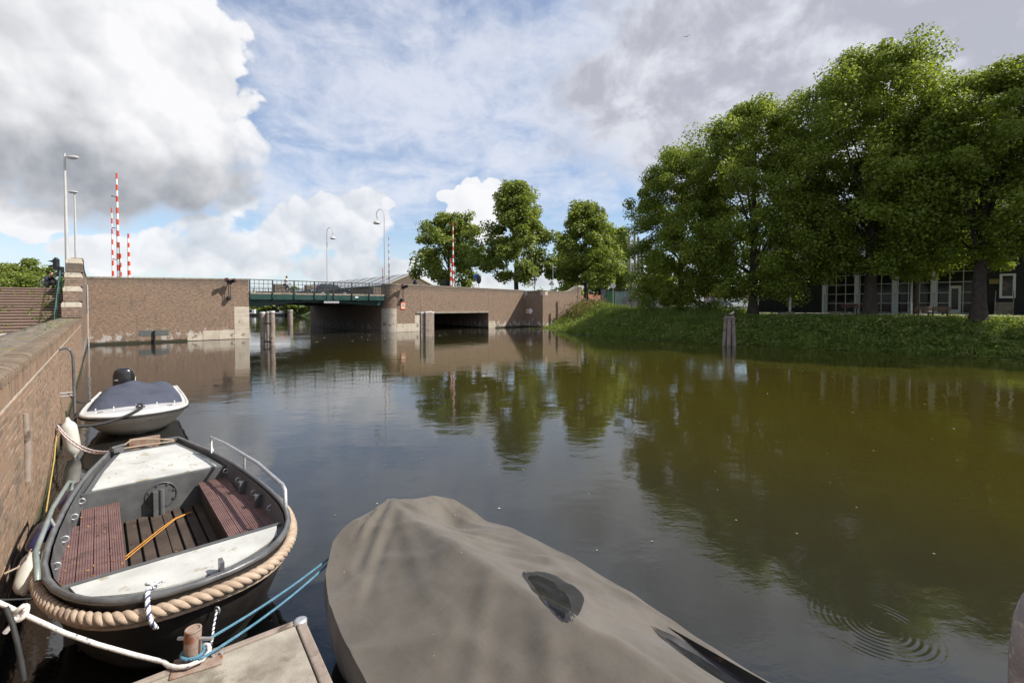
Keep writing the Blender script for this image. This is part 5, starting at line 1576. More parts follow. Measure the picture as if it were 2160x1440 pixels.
# ================================================================== JETTY, BOLLARD, ROPES
def build_jetty():
    t = thing('jetty', 'exposed aggregate concrete jetty slab with worn edge boards in the bottom left', 'jetty', W(0, 3.70, 0.0), CA - R(5.0))
    m = MB(); m.b2(-.75, 1.06, -3.0, -.02, .42, .60); bevel(m.build('slab', M_CONC, t), .008)
    m = MB(); m.b2(-.75, 1.12, -.018, .035, .40, .612); bevel(m.build('edge_board', M_PILE, t), .012)
    m = MB(); m.b2(1.064, 1.135, -3.0, -.02, .40, .614); bevel(m.build('edge_board', M_PILE, t), .012)
    m = MB(); m.lathe([(.045, .4), (.05, .615), (.03, .622)], 10, (1.10, .0, 0)); m.build('corner_cap', M_STEEL, t)
    for x in (-.3, .8):
        m = MB(); m.tube([(x, -.5, -1), (x, -.5, .42)], .09, 8); m.build('leg', M_PILE, t)
    # bollard
    c = (Vector((-2.165, 3.03, 0)))
    b = thing('bollard', 'rusty steel tube bollard with a cross pin on the concrete jetty', 'bollard', (c.x, c.y, .60))
    b.scale = (.84, .84, .84)
    m = MB(); m.tube([(0, 0, 0.012), (0, 0, .17), (0.006, 0, .255)], [.062, .060, .060], 18, caps=False); m.lathe([(.060, .255), (.058, .262), (.046, .263), (.044, .25), (.001, .248)], 18, (0.006, 0, 0)); m.build('tube', M_RUST, b)
    m = MB(); m.tube([(-.13, .02, .165), (.17, -.01, .185)], .014, 8); m.build('cross_pin', M_STEEL, b)
    m = MB(); m.box((.06, -.03, .007), (.34, .22, .013), .5); bevel(m.build('base_plate', M_RUST, b), .004)
    for dx, dy in ((-.07, -.11), (.2, .05), (.15, .02)):
        m = MB(); m.tube([(dx, dy, .013), (dx, dy, .03)], .014, 6); m.build('bolt', M_STEEL, b)
    # photographer's quay edge along the bottom of the frame
    q = thing('quay_edge', 'edge of the brick quay just showing along the bottom left of the frame', 'wall', (-2.6, 1.0, 0))
    m = MB(); m.b2(-3.0, 1.9, -1.5, .78, -.6, 1.335); m.build('core', M_MORTAR, q)
    me = MB().box((0, 0, 0), (.20, .10, .06)).mesh('edge_brick', M_NB)
    for i in range(23):
        o = link('edge_brick', me, q, (-2.85 + i * .209, .78, 1.365)); o.rotation_euler = (0, 0, random.uniform(-.02, .02))
    return b


build_jetty()


def build_ropes():
    bx, by = -2.165, 3.03
    # white rope with blue fleck: wall ring - knot - bollard
    t = thing('mooring_rope', 'thick white rope with blue flecks running from the wall to the rusty bollard', 'rope')
    P = [PY(-60, 1262, 2.95), PY(0, 1290, 2.95)]
    a = PY(-40, 1270, 2.9); mid = [PY(x, y, D) for x, y, D in ((0, 1289, 2.9), (60, 1318, 2.9), (120, 1346, 2.91), (190, 1371, 2.93), (270, 1394, 2.96), (330, 1409, 2.985))]
    path = [a] + mid + [Vector((bx - .10, by - .085, .63)), Vector((bx - .03, by - .105, .635)), Vector((bx + .04, by - .1, .64)), Vector((bx + .1, by - .05, .645)), Vector((bx + .105, by + .01, .65)), Vector((bx + .06, by + .07, .65)), Vector((bx - .02, by + .085, .65))]
    FL = varied('white braid', (.60, .56, .53), (.70, .67, .64), 60, .9, bump=.8, bscale=120, bdist=.004, spots=((.05, .06, .13), 30, .57))
    m = MB(); m.tube(path, .0145, 10); m.build('rope', FL, t)
    m = MB(); k = PY(28, 1302, 2.9)
    for ax in (0, 1, 2):
        m.tube([k + Vector((.03 * math.cos(q), .022 * math.sin(q) * (ax != 1), .034 * math.sin(q + ax) + .008 * ax)) for q in [i * 2 * math.pi / 10 for i in range(10)]], .015, 8, closed=True)
    m.tube([k, PY(12, 1322, 2.88), PY(-8, 1345, 2.86)], .015, 8)
    m.build('knot', FL, t)
    # doubled blue rope from the bollard to the covered boat
    t = thing('mooring_rope', 'doubled blue rope stretched from the bollard to the tarpaulin covered boat', 'rope')
    BL = varied('blue rope', (.06, .16, .23), (.10, .23, .31), 30, .75, bump=.4, bscale=90)
    e = PY(692, 1184, 4.15)
    for k, (d1, d2) in enumerate(((Vector((-.02, .07, .085)), Vector((0, .02, .01))), (Vector((.03, -.07, .06)), Vector((0, -.02, -.025))))):
        s_ = Vector((bx, by, .6)) + d1
        P = [s_] + sag(s_ + Vector((.07, .01, .0)), e + d2, .03 + .015 * k)
        rope_strands(P, .0105, .05, BL, 'rope', t, 3, 6, step=.009)
    m = MB(); m.tube([Vector((bx + .064 * math.cos(q), by + .064 * math.sin(q), .645 + .012 * math.sin(q * .5))) for q in [i * .6 for i in range(12)]], .0125, 8); m.build('turn', BL, t)
    # thin light line from the grey boat's bow ring down to the jetty pin
    t = thing('bow_line', 'short white line hanging from the bow ring of the grey boat to the cross pin', 'rope')
    rope_strands([PY(447, 1296, 3.52), PY(440, 1330, 3.42), PY(436, 1362, 3.3), PY(431, 1384, 3.2), PY(430, 1400, 3.12)], .0085, .04, [M_WHITE, M_WHITE, M_NAVY], 'line', t, seg=5)
    m = MB(); r = PY(448, 1297, 3.53); m.tube([r + Vector((.018 * math.cos(q), 0, .03 * math.sin(q))) for q in [i * .63 for i in range(10)]], .007, 6, closed=True); m.build('ring', M_STEEL, t)
    # black cable crossing the near end
    t = thing('black_cable', 'thin black cable sagging from the left edge to the near rim of the grey boat', 'cable')
    P = [PY(-40, 1274, 3.3), PY(0, 1273.5, 3.38), PY(60, 1271, 3.5), PY(110, 1266, 3.62), PY(160, 1257, 3.75), PY(200, 1251, 3.84), PY(240, 1250, 3.88)]
    m = MB(); m.tube(P, .0075, 8); m.build('cable', M_RUBBER, t)
    t = thing('black_hose', 'dark hose hanging down at the lower left corner', 'hose')
    P = [PY(-5, 1290, 2.5), PY(8, 1325, 2.48), PY(18, 1370, 2.46), PY(25, 1410, 2.45), PY(30, 1450, 2.44)]
    m = MB(); m.tube(P, .013, 8); m.build('hose', M_RUBBER, t)
    # dark line: wall ring to motorboat cleat, and pink white line to the grey boat's stern
    ring = W(QN + .03, 12.6, .66)
    t = thing('mooring_rope', 'dark rope from the wall ring up to the bow cleat of the white motorboat', 'rope')
    cl = PY(296, 860, 10.05)
    m = MB(); m.tube(sag(ring, cl, .16), .03, 8); m.build('rope', M_RUBBER, t)
    t = thing('wall_ring', 'iron mooring ring on the quay wall where three ropes meet', 'ring', ring)
    m = MB(); m.tube([(.06 * math.cos(q), .06 * math.sin(q), -.03) for q in [i * .63 for i in range(10)]], .016, 6, closed=True); m.build('ring', M_RUST, t)
    t = thing('mooring_rope', 'pair of pale lines from the wall ring to the stern of the grey boat', 'rope')
    st = W(.55 - .42, 4.17 + 5.0, .80)
    for dz, d in ((0, .30), (-.05, .33)):
        rope_strands(sag(ring + Vector((0, 0, dz)), st, d - .12), .016, .08, [M_WHITE, M_WHITE, varied('pink yarn', (.4, .12, .12), (.45, .16, .15), 9, .9)], 'rope', t, seg=5, step=.03)
    t = thing('yellow_line', 'slack yellow line hanging along the foot of the quay wall', 'rope')
    YL = varied('yellow line', (.42, .28, .07), (.5, .35, .1), 9, .8)
    m = MB(); m.tube([ring + Vector((.02, -.03, -.1)), W(QN + .05, 11.2, .32), W(QN + .05, 10.2, .14), W(QN + .06, 9.3, .05)], .010, 6); m.build('line', YL, t)
    t = thing('pale_line', 'thin pale line slanting up from the left edge beside the near white fender', 'rope')
    m = MB(); m.tube([PY(-5, 1216, 3.55), PY(22, 1204, 3.7), PY(42, 1184, 3.95), PY(52, 1165, 4.2)], .008, 6); m.build('line', ROPEM, t)
    # stern line of the motorboat to the ladder
    t = thing('mooring_rope', 'short dark rope tying the motorboat cover to the wall ladder', 'rope')
    m = MB(); m.tube(sag(W(QN + .12, 14.6, .98), W(-.18, 14.9, .72), .12), .018, 6); m.build('rope', M_RUBBER, t); m = MB(); m.tube(sag(W(-.3, 14.2, .72), W(QN + .1, 13.9, .42), .06), .018, 6); m.build('rope', M_RUBBER, t)


build_ropes()


def fender(a, b, r, label, mat, group=None):
    a, b = Vector(a), Vector(b)
    t = thing('fender', label, 'fender', a, 0, group)
    d = b - a; L = d.length
    fr = [(0, .22), (.05, .3), (.10, .42), (.16, .78), (.24, .97), (.5, 1.0), (.78, .97), (.88, .75), (.94, .40), (.97, .28), (1.0, .2)]
    m = MB(); m.tube([d * f for f, _ in fr], [r * q for _, q in fr], 16); m.build('body', mat, t)
    m = MB(); m.tube([d * -.12 + Vector((0, 0, .03)), d * -.03, d * .02], .012, 6); m.build('lanyard', M_RUBBER, t)
    return t


FW = varied('white fender vinyl', (.48, .46, .41), (.60, .58, .53), 3, .4, bump=.05, spots=((.42, .39, .31), 4, .58))
FN = varied('navy fender vinyl', (.012, .014, .05), (.02, .022, .075), 3, .28, bump=.03, coat=.3)
fender(W(-.50, 12.55, .80), W(-.40, 12.5, .0), .125, 'white fender hanging between the quay wall and the white motorboat', FW, 'fenders along the quay wall')
fender(PY(92, 1105, 4.75), PY(58, 1172, 4.25), .09, 'glossy navy fender on the left rail of the grey boat', FN, 'fenders along the quay wall')
fender(PY(62, 1168, 4.12), PY(34, 1262, 3.72), .085, 'grimy white fender squeezed between the wall and the rope fender', FW, 'fenders along the quay wall')
fender(PY(168, 1020, 6.0), PY(120, 1085, 5.2), .095, 'dark fender in the shadow under the far part of the boat rail', FN, 'fenders along the quay wall')


def build_wall_ladder():
    t = thing('wall_pole', 'grey metal pole with a hooked top fixed to the quay wall near the motorboat', 'pole', W(QN, 14.3, 0), CA)
    m = MB(); m.tube([(.0, 0, 2.02), (.10, .0, 2.06), (.19, 0, 2.0), (.22, 0, 1.85), (.23, 0, .25)], .027, 8); m.build('pole', GREYL, t)
    for z in (.98, 1.05):
        m = MB(); m.tube([(-.02, -.02, z), (.23, .0, z)], .014, 6); m.build('bracket', M_STEEL, t)


build_wall_ladder()


# ================================================================== STREET FURNITURE
def street_lamp(px, ptop, D, label, kind, zb=4.1):
    c = PY(px, 600, D); zt = H + (645 - ptop) * D / 960; h = zt - zb
    t = thing('street_lamp', label, 'street lamp', (c.x, c.y, zb), 0, {'mast': 'tall street lamps behind the stairs', 'hook': 'hook topped street lamps on the bridge', 'park': None}[kind])
    if kind == 'mast':
        m = MB(); m.tube([(0, 0, -.3), (0, 0, h * .3), (0, 0, h)], [.125, .105, .055], 12); m.build('mast', M_LAMP, t)
        m = MB()
        if 'rising' in label:
            m.tube([(0, 0, h - .25), (.25, 0, h - .22)], .05, 8); m.add(*egg((.55, 0, h - .28), (.42, .16, .13)), True)
        else:
            m.add(*egg((-.12, 0, h + .06), (.42, .2, .12)), True)
        m.build('lantern', M_LAMP, t)
    elif kind == 'hook':
        R0 = .85; sg = -1 if 'taller' in label else 1
        arc = [(sg * R0 * .62 * (1 - math.cos(a)) , 0, h - R0 + R0 * math.sin(a) * 1.0) for a in [i * math.pi / 10 for i in range(11)]]
        x_e = arc[-1][0]
        m = MB(); m.tube([(0, 0, -.3), (0, 0, h * .5), (0, 0, h - R0)] + arc[1:] + [(x_e * .95, 0, h - R0 - .25), (x_e * .8, 0, h - R0 - .2)], [.085, .07, .055] + [.045] * 10 + [.04, .03], 8); m.build('mast', M_LAMP, t)
        z = h - R0 - 1.0
        m = MB(); m.tube([(x_e * .8, 0, h - R0 - .2), (x_e * .9, 0, z + .4)], .025, 6); m.lathe([(.05, .42), (.12, .36), (.34, .2), (.46, .06), (.47, 0), (.3, -.1), (.02, -.13)], 14, (x_e * .95, 0, z)); m.build('lantern', M_LAMP, t)
    else:
        m = MB(); m.tube([(0, 0, -.2), (.02, 0, h * .6), (.03, 0, h - .2)], [.09, .07, .06], 10); m.build('mast', M_LAMP, t)
        m = MB(); m.lathe([(.06, -.35), (.12, -.28), (.2, -.16), (.52, -.1), (.5, -.04), (.25, .03), (.16, .10), (.03, .12)], 18, (.03, 0, h)); m.build('lantern', varied('pale lamp shade', (.5, .52, .5), (.6, .62, .6), 5, .35), t)
    return t


def egg(c, r, nu=10, nv=12):
    V = []; Fc = []
    for i in range(nu + 1):
        a = math.pi * i / nu
        for j in range(nv):
            b = 2 * math.pi * j / nv; V.append((c[0] + r[0] * math.sin(a) * math.cos(b), c[1] + r[1] * math.sin(a) * math.sin(b), c[2] + r[2] * math.cos(a)))
    for i in range(nu):
        for j in range(nv): Fc.append((i * nv + j, (i + 1) * nv + j, (i + 1) * nv + (j + 1) % nv, i * nv + (j + 1) % nv))
    return V, Fc


street_lamp(144, 326, 31.5, 'tall pale lamp mast rising behind the stepped parapet at the left', 'mast', 4.05)
street_lamp(163, 408, 42, 'lower pale lamp mast between the tall mast and the striped barriers', 'mast', 4.05)
street_lamp(812, 442, 60, 'taller hook topped lamp standing just above the right end of the bridge railing', 'hook')
street_lamp(691, 480, 75, 'smaller hook topped lamp standing beyond the middle of the bridge', 'hook')
c_ = PY(1924, 600, 37)
street_lamp(1921, 574, 37, 'park lamp with a flat round shade beside the brown bench', 'park', 2.2)


def barrier(px, ptop, D, w, label, group, zb=4.1, n=None, lamps=0):
    c = PY(px, 600, D); zt = H + (645 - ptop) * D / 960; h = zt - zb
    t = thing('barrier_boom', label, 'barrier', (c.x, c.y, zb), CA, group)
    n = n or max(5, int(h / 0.62))
    m = MB(); m.tube([(0, 0, -.1), (0, 0, h)], [w, w * .45], 8); m.build('boom', M_WHITE, t)
    for i in range(n):
        if (n - 1 - i) % 2: continue
        z0, z1 = h * i / n, h * (i + 1) / n
        m = MB(); m.tube([(0, 0, z0), (0, 0, z1)], [w * (1 - .55 * z0 / h) + .006, w * (1 - .55 * z1 / h) + .006], 8); m.build('red_band', M_RED, t)
    for k in range(lamps):
        z = h * (.28 + .26 * k); m = MB(); m.tube([(0, 0, z), (-.28, -.1, z + .03), (-.36, -.12, z + .05)], [.03, .03, .07], 6); m.build('warning_lamp', M_BLACK, t)
    m = MB(); m.box((0, 0, .35), (.5, .5, .9)); m.build('pivot_housing', M_STEEL, t)


bgl = 'raised striped barriers left of the bridge'; bgr = 'raised striped barriers right of the bridge'
barrier(252, 367, 40, .135, 'tallest red and white barrier boom above the left abutment wall', bgl, n=21, lamps=3)
barrier(240, 439, 55, .125, 'thin red and white barrier boom just left of the tallest one', bgl, n=17)
barrier(257, 535, 43, .09, 'short striped boom half hidden behind the tallest left barrier', bgl, n=9)
barrier(274, 493, 40, .13, 'red and white barrier boom standing apart to the right of the tallest left one', bgl, n=13)
barrier(956, 470, 65, .15, 'tall red and white barrier boom in front of the rounded tree', bgr, n=19)
barrier(951, 546, 66, .16, 'short striped boom close beside the tall barrier at the rounded tree', bgr, n=9)
barrier(821, 500, 82, .12, 'thin distant striped boom right of the hook lamp', bgr, n=19)
barrier(808, 566, 83, .12, 'short distant striped boom at the right end of the bridge railing', bgr, n=9)


def disc_sign(px, py, D, r, label, cat, mat, base=4.1, kind='disc', name=None):
    c = PY(px, py, D)
    t = thing(name or 'road_sign', label, cat, (c.x, c.y, base))
    z = c.z - base
    m = MB(); m.tube([(0, 0.03, -.3), (0, .03, z + (r * .6 if kind != 'light' else 0))], .04, 8); m.build('post', M_STEEL if kind != 'light' else M_BLACK, t)
    if kind == 'disc':
        m = MB(); m.tube([(0, -.02, z), (0, .01, z)], r, 18); m.build('plate', mat, t)
    elif kind == 'tri':
        m = MB(); m.prism([(-r, z - r * .6), (r, z - r * .6), (0, z + r)], -.02, .01, 'y'); m.build('plate', mat, t)
    elif kind == 'light':
        m = MB(); m.add(*egg((0, -.02, z), (r, .07, r * 1.75)), True); m.build('backing_board', M_BLACK, t)
        m = MB()
        for k in (-.45, 0.0, .45): m.tube([(0, .02, z + k * r * 1.9), (0, .3, z + k * r * 1.9)], r * .38, 8)
        m.build('visors', M_BLACK, t)
    return t


disc_sign(1004.5, 583, 70, .42, 'round blue road sign on a thin post above the right abutment wall', 'road sign', M_BLUE)
disc_sign(1010, 589, 68, .38, 'black oval traffic signal beside the blue sign above the wall', 'traffic light', M_BLACK, kind='light', name='traffic_signal')
disc_sign(936.5, 597, 66, .36, 'dark oval traffic signal left of the short striped barrier', 'traffic light', M_BLUE, kind='light', name='traffic_signal')
disc_sign(875.5, 597, 68, .3, 'small dark signal head in front of the warehouse gable', 'traffic light', M_BLACK, kind='light', name='traffic_signal')
disc_sign(1163, 597, 67, .44, 'grey backed triangular warning sign behind the projecting wing wall', 'road sign', M_STEEL, base=3.6, kind='tri')
disc_sign(1293, 602, 62, .36, 'pale round sign on a post beside the bus shelter', 'road sign', M_WHITE, base=3.2)
tt = thing('camera_pole', 'thin tall pole behind the triangular warning sign', 'pole', PY(1166, 610, 71) * 1.0); tt.location.z = 4
m = MB(); m.tube([(0, 0, -.3), (0, 0, 5.6)], .05, 6); m.build('mast', M_STEEL, tt)


def build_traffic_light():
    c = PY(121, 600, 30.5)
    t = thing('traffic_light', 'traffic light with two black hoods turned left at the top of the stairs', 'traffic light', (c.x, c.y, 4.03))
    m = MB(); m.tube([(0, 0, -.1), (0, 0, 1.5)], .05, 8); m.tube([(0, 0, .45), (0, 0, .62)], .053, 8); m.build('post', M_BLACK, t)
    m = MB(); m.tube([(0, 0, .75), (0, 0, .88)], .058, 8); m.tube([(0, 0, 1.25), (0, 0, 1.38)], .058, 8); m.build('white_bands', M_WHITE, t)
    m = MB(); m.b2(-.12, .12, -.12, .12, 1.38, 2.1); m.lathe([(.12, 2.1), (.11, 2.17), (.06, 2.21), (.01, 2.22)], 10); h = m.build('signal_head', M_BLACK, t)
    for z in (1.62, 1.92):
        m = MB(); m.prism([(-.12, z + .11), (-.5, z + .05), (-.12, z - .06)], -.1, .1, 'y'); m.build('visor', M_BLACK, h)
    c = PY(130, 600, 30.0)
    t = thing('traffic_light', 'smaller dark signal box on a post leaning over the bicycles by the parapet', 'traffic light', (c.x, c.y, 4.03))
    m = MB(); m.tube([(0, 0, -.1), (0, 0, .9)], .04, 8); m.build('post', M_BLACK, t)
    m = MB(); m.b2(-.13, .13, -.12, .12, .9, 1.55); m.build('signal_head', M_BLACK, t)


build_traffic_light()


# ------------------------------------------------------------------ bicycles and people
def bicycle(label, loc, rz, group=None, frame=None):
    frame = frame or M_BLACK
    t = thing('bicycle', label, 'bicycle', loc, rz, group)
    for x in (-.53, .55):
        m = MB(); m.tube([(x + .335 * math.cos(q), 0, .35 + .335 * math.sin(q)) for q in [i * 2 * math.pi / 28 for i in range(28)]], .019, 6, closed=True); w = m.build('wheel', M_RUBBER, t)
        m = MB(); m.tube([(x + .30 * math.cos(q), 0, .35 + .30 * math.sin(q)) for q in [i * 2 * math.pi / 28 for i in range(28)]], .008, 4, closed=True)
        for i in range(12): m.tube([(x, 0, .35), (x + .31 * math.cos(i * .5236), 0, .35 + .31 * math.sin(i * .5236))], .0035, 3)
        m.build('rim', M_STEEL, w)
        m = MB(); m.tube([(x + .365 * math.cos(q), 0, .35 + .365 * math.sin(q)) for q in [.3 + i * 2.4 / 12 for i in range(13)]], .022, 5); m.build('mudguard', frame, t)
    bb = Vector((-.08, 0, .30)); st = Vector((-.25, 0, .80)); hd = Vector((.36, 0, .86)); hl = Vector((.40, 0, .66)); rw = Vector((-.53, 0, .35)); fw = Vector((.55, 0, .35))
    m = MB()
    for a, b in ((bb, st), (bb, hl), (st, hd), (bb, rw), (st, rw), (hd, hl), (hl, fw)): m.tube([a, b], .02, 6)
    m.build('frame', frame, t)
    m = MB(); m.tube([st, st + Vector((-.04, 0, .14))], .014, 6); m.add(*egg((-.32, 0, .96), (.15, .09, .04)), True); m.build('saddle', M_BLACK, t)
    m = MB(); m.tube([hd, hd + Vector((-.03, 0, .2))], .015, 6); m.tube([(.14, -.28, 1.04), (.30, -.2, 1.08), (.34, 0, 1.08), (.30, .2, 1.08), (.14, .28, 1.04)], .014, 6); m.build('handlebar', M_STEEL, t)
    m = MB(); m.tube([(-.08, -.1, .30), (-.08, .1, .30)], .03, 6); m.tube([(-.08, -.1, .30), (.02, -.12, .17)], .012, 5); m.tube([(-.08, .1, .30), (-.18, .12, .43)], .012, 5); m.build('crank', M_STEEL, t)
    return t


def skin_body(name, J, E, mats, zone, parent, sub=2):
    """one continuous body grown from joints: J name -> (pos, radius), zone(face centre, nearest bone index) -> material slot"""
    names = list(J); bm = bmesh.new()
    me = bpy.data.meshes.new(name)
    me.from_pydata([J[k][0] for k in names], [(names.index(a), names.index(b)) for a, b in E], [])
    o = bpy.data.objects.new(name, me); COL.objects.link(o)
    sk = o.modifiers.new('skin', 'SKIN'); sk.use_smooth_shade = True
    for i, k in enumerate(names):
        r = J[k][1]; r = r if isinstance(r, tuple) else (r, r)
        me.skin_vertices[0].data[i].radius = r
        me.skin_vertices[0].data[i].use_root = (k == 'pelvis')
    sb = o.modifiers.new('sub', 'SUBSURF'); sb.levels = sub; sb.render_levels = sub
    bpy.context.view_layer.update()
    dg = bpy.context.evaluated_depsgraph_get()
    m2 = bpy.data.meshes.new_from_object(o.evaluated_get(dg))
    bpy.data.objects.remove(o)
    m2.materials.clear()
    for m in mats: m2.materials.append(m)
    Pj = {k: Vector(J[k][0]) for k in names}
    for f in m2.polygons:
        c = f.center; best, bd = None, 1e9
        for a, b in E:
            pa, pb = Pj[a], Pj[b]; d = pb - pa; t = max(0, min(1, (c - pa).dot(d) / max(1e-9, d.length_squared)))
            q = (pa + d * t - c).length
            if q < bd: bd, best = q, (a, b, t)
        f.material_index = zone(c, best); f.use_smooth = True
    return link(name, m2, parent)


SKIN = varied('skin', (.42, .24, .17), (.5, .3, .22), 6, .5, bump=.02)
HAIR = varied('dark hair', (.03, .018, .012), (.05, .03, .02), 20, .7, bump=.3)
SHIRT = varied('pale grey jacket', (.58, .57, .54), (.68, .67, .64), 6, .85, bump=.3, bscale=14)
JEANS = varied('navy trousers', (.018, .024, .045), (.03, .038, .065), 8, .85, bump=.3, bscale=14)
SHOE = varied('light shoe', (.45, .42, .38), (.55, .52, .48), 6, .7)


def head(t, c, f, hair=HAIR, s=1.0):
    """skull, hair and face; f = facing direction (unit, horizontal)"""
    c = Vector(c); f = Vector(f).normalized(); r = Vector((-f.y, f.x, 0))
    m = MB(); m.add(*egg((0, 0, 0), (.098 * s, .078 * s, .125 * s), 12, 16), True)
    m.tube([(.085 * s, 0, .015 * s), (.118 * s, 0, -.02 * s), (.09 * s, 0, -.032 * s)], [.008 * s, .016 * s, .01 * s], 6)
    for sg in (-1, 1): m.add(*egg((-.005 * s, sg * .08 * s, -.005 * s), (.025 * s, .012 * s, .034 * s), 6, 8), True)
    a = math.atan2(f.y, f.x); h = m.build('head', SKIN, t, c, a)
    m = MB(); m.add(*egg((-.018 * s, 0, .03 * s), (.100 * s, .086 * s, .112 * s), 12, 16), True); m.build('hair', hair, h)
    m = MB()
    for sg in (-1, 1): m.add(*egg((.088 * s, sg * .032 * s, .012 * s), (.012 * s, .014 * s, .009 * s), 6, 8), True)
    m.build('eyes', M_BLACK, h)
    m = MB(); m.add(*egg((.088 * s, 0, -.062 * s), (.010 * s, .026 * s, .006 * s), 6, 8), True); m.build('mouth', varied('lips', (.3, .12, .1), (.34, .15, .12), 5, .5), h)


def hand(J, E, pre, wrist, tip, side):
    w, tp = Vector(wrist), Vector(tip); d = (tp - w).normalized(); s_ = Vector(side).normalized()
    J[pre + 'palm'] = (w + d * .05, (.036, .022)); E.append((pre + 'wrist', pre + 'palm'))
    for i in range(4):
        o = s_ * (i - 1.5) * .021; l = (.075, .088, .082, .062)[i]
        J[f'{pre}f{i}a'] = (w + d * .095 + o, .0095); J[f'{pre}f{i}b'] = (w + d * (.095 + l * .5) + o + Vector((0, 0, -.014)), .009); J[f'{pre}f{i}c'] = (w + d * (.085 + l * .6) + o + Vector((0, 0, -.045)), .008)
        E += [(pre + 'palm', f'{pre}f{i}a'), (f'{pre}f{i}a', f'{pre}f{i}b'), (f'{pre}f{i}b', f'{pre}f{i}c')]
    J[pre + 'ta'] = (w + d * .05 - s_ * .045 + Vector((0, 0, -.012)), .011); J[pre + 'tb'] = (w + d * .09 - s_ * .05 + Vector((0, 0, -.035)), .009)
    E += [(pre + 'palm', pre + 'ta'), (pre + 'ta', pre + 'tb')]


def build_cyclist():
    D = 45.4; base = PY(607.5, 600, D); base.z = 4.13
    bk = bicycle('black upright bicycle being ridden across the bridge', base, CA)
    t = thing('person', 'person in a pale jacket and dark trousers cycling across the bridge to the right', 'person', base, CA)
    J = {'pelvis': ((-.30, 0, 1.02), .135), 'waist': ((-.27, 0, 1.15), (.14, .12)), 'chest': ((-.20, 0, 1.36), (.165, .13)), 'shoulders': ((-.155, 0, 1.50), (.12, .10)), 'neck': ((-.125, 0, 1.585), .055), 'skull': ((-.10, 0, 1.65), .055)}
    E = [('pelvis', 'waist'), ('waist', 'chest'), ('chest', 'shoulders'), ('shoulders', 'neck'), ('neck', 'skull')]
    for sg, p in ((-1, 'r'), (1, 'l')):
        J[p + 'sh'] = ((-.155, sg * .17, 1.47), .075); J[p + 'el'] = ((-.02, sg * .24, 1.24), .05); J[p + 'wrist'] = ((.16, sg * .245, 1.10), .032)
        E += [('shoulders', p + 'sh'), (p + 'sh', p + 'el'), (p + 'el', p + 'wrist')]
        hand(J, E, p, J[p + 'wrist'][0], (.30, sg * .245, 1.06), (0, -sg, 0))
        ft = Vector((.02, sg * .12, .19)) if sg < 0 else Vector((-.18, sg * .12, .46))
        kn = Vector((.10, sg * .12, .68)) if sg < 0 else Vector((.14, sg * .12, .86))
        J[p + 'hip'] = ((-.26, sg * .09, .98), .105); J[p + 'kn'] = (tuple(kn), .07); J[p + 'an'] = (tuple(ft + Vector((-.06, 0, .09))), .045); J[p + 'toe'] = (tuple(ft + Vector((.13, 0, .02))), (.045, .03))
        E += [('pelvis', p + 'hip'), (p + 'hip', p + 'kn'), (p + 'kn', p + 'an'), (p + 'an', p + 'toe')]
    def zone(c, b):
        a = b[1]
        if a in ('neck', 'skull') or a[1:2] in ('f', 't') and a[1:] != 'toe' or a.endswith('palm'): return 0
        if a.endswith(('hip', 'kn', 'an')) or (a == 'waist' and b[2] < .4): return 2
        if a.endswith('toe'): return 3
        return 1
    skin_body('body', J, E, [SKIN, SHIRT, JEANS, SHOE], zone, t)
    head(t, (-.075, 0, 1.735), (1, 0, 0))


def build_left_people():
    b0 = PY(124, 600, 28.6); b0.z = 4.03
    bicycle('dark bicycle parked at the top of the stairs against the parapet', b0, R(62), 'bicycles at the top of the stairs')
    b1 = PY(131, 600, 29.2); b1.z = 4.03
    bicycle('second bicycle leaning close behind the first by the parapet', b1, R(75), 'bicycles at the top of the stairs', M_STEEL)
    base = PY(105, 600, 27.4); base.z = 4.03
    t = thing('person', 'person in a dark blue jacket crouching beside the bicycles at the top of the stairs', 'person', base, R(-10))
    J = {'pelvis': ((-.18, 0, .28), .14), 'waist': ((-.17, 0, .42), (.15, .13)), 'chest': ((-.06, 0, .60), (.17, .14)), 'shoulders': ((.03, 0, .70), (.13, .11)), 'neck': ((.10, 0, .76), .055), 'skull': ((.14, 0, .80), .055)}
    E = [('pelvis', 'waist'), ('waist', 'chest'), ('chest', 'shoulders'), ('shoulders', 'neck'), ('neck', 'skull')]
    for sg, p in ((-1, 'r'), (1, 'l')):
        J[p + 'sh'] = ((.03, sg * .18, .67), .075); J[p + 'el'] = ((.20, sg * .22, .47), .05); J[p + 'wrist'] = ((.40, sg * .14, .44), .032)
        E += [('shoulders', p + 'sh'), (p + 'sh', p + 'el'), (p + 'el', p + 'wrist')]
        hand(J, E, p, J[p + 'wrist'][0], (.55, sg * .10, .42), (0, -sg, 0))
        J[p + 'hip'] = ((-.15, sg * .1, .27), .11); J[p + 'kn'] = ((.22, sg * .17, .42), .075); J[p + 'an'] = ((.02, sg * .15, .09), .05); J[p + 'toe'] = ((.2, sg * .16, .035), (.045, .032))
        E += [('pelvis', p + 'hip'), (p + 'hip', p + 'kn'), (p + 'kn', p + 'an'), (p + 'an', p + 'toe')]
    def zone(c, b):
        a = b[1]
        if a in ('neck', 'skull') or a[1:2] in ('f', 't') and a[1:] != 'toe' or a.endswith('palm'): return 0
        if a.endswith(('hip', 'kn', 'an')) or (a == 'waist' and b[2] < .4): return 2
        if a.endswith('toe'): return 3
        return 1
    skin_body('body', J, E, [SKIN, JEANS, varied('grey trousers', (.12, .11, .11), (.18, .17, .16), 8, .85), M_BLACK], zone, t)
    head(t, (.20, 0, .885), (1, 0, -.3))


build_cyclist()
build_left_people()


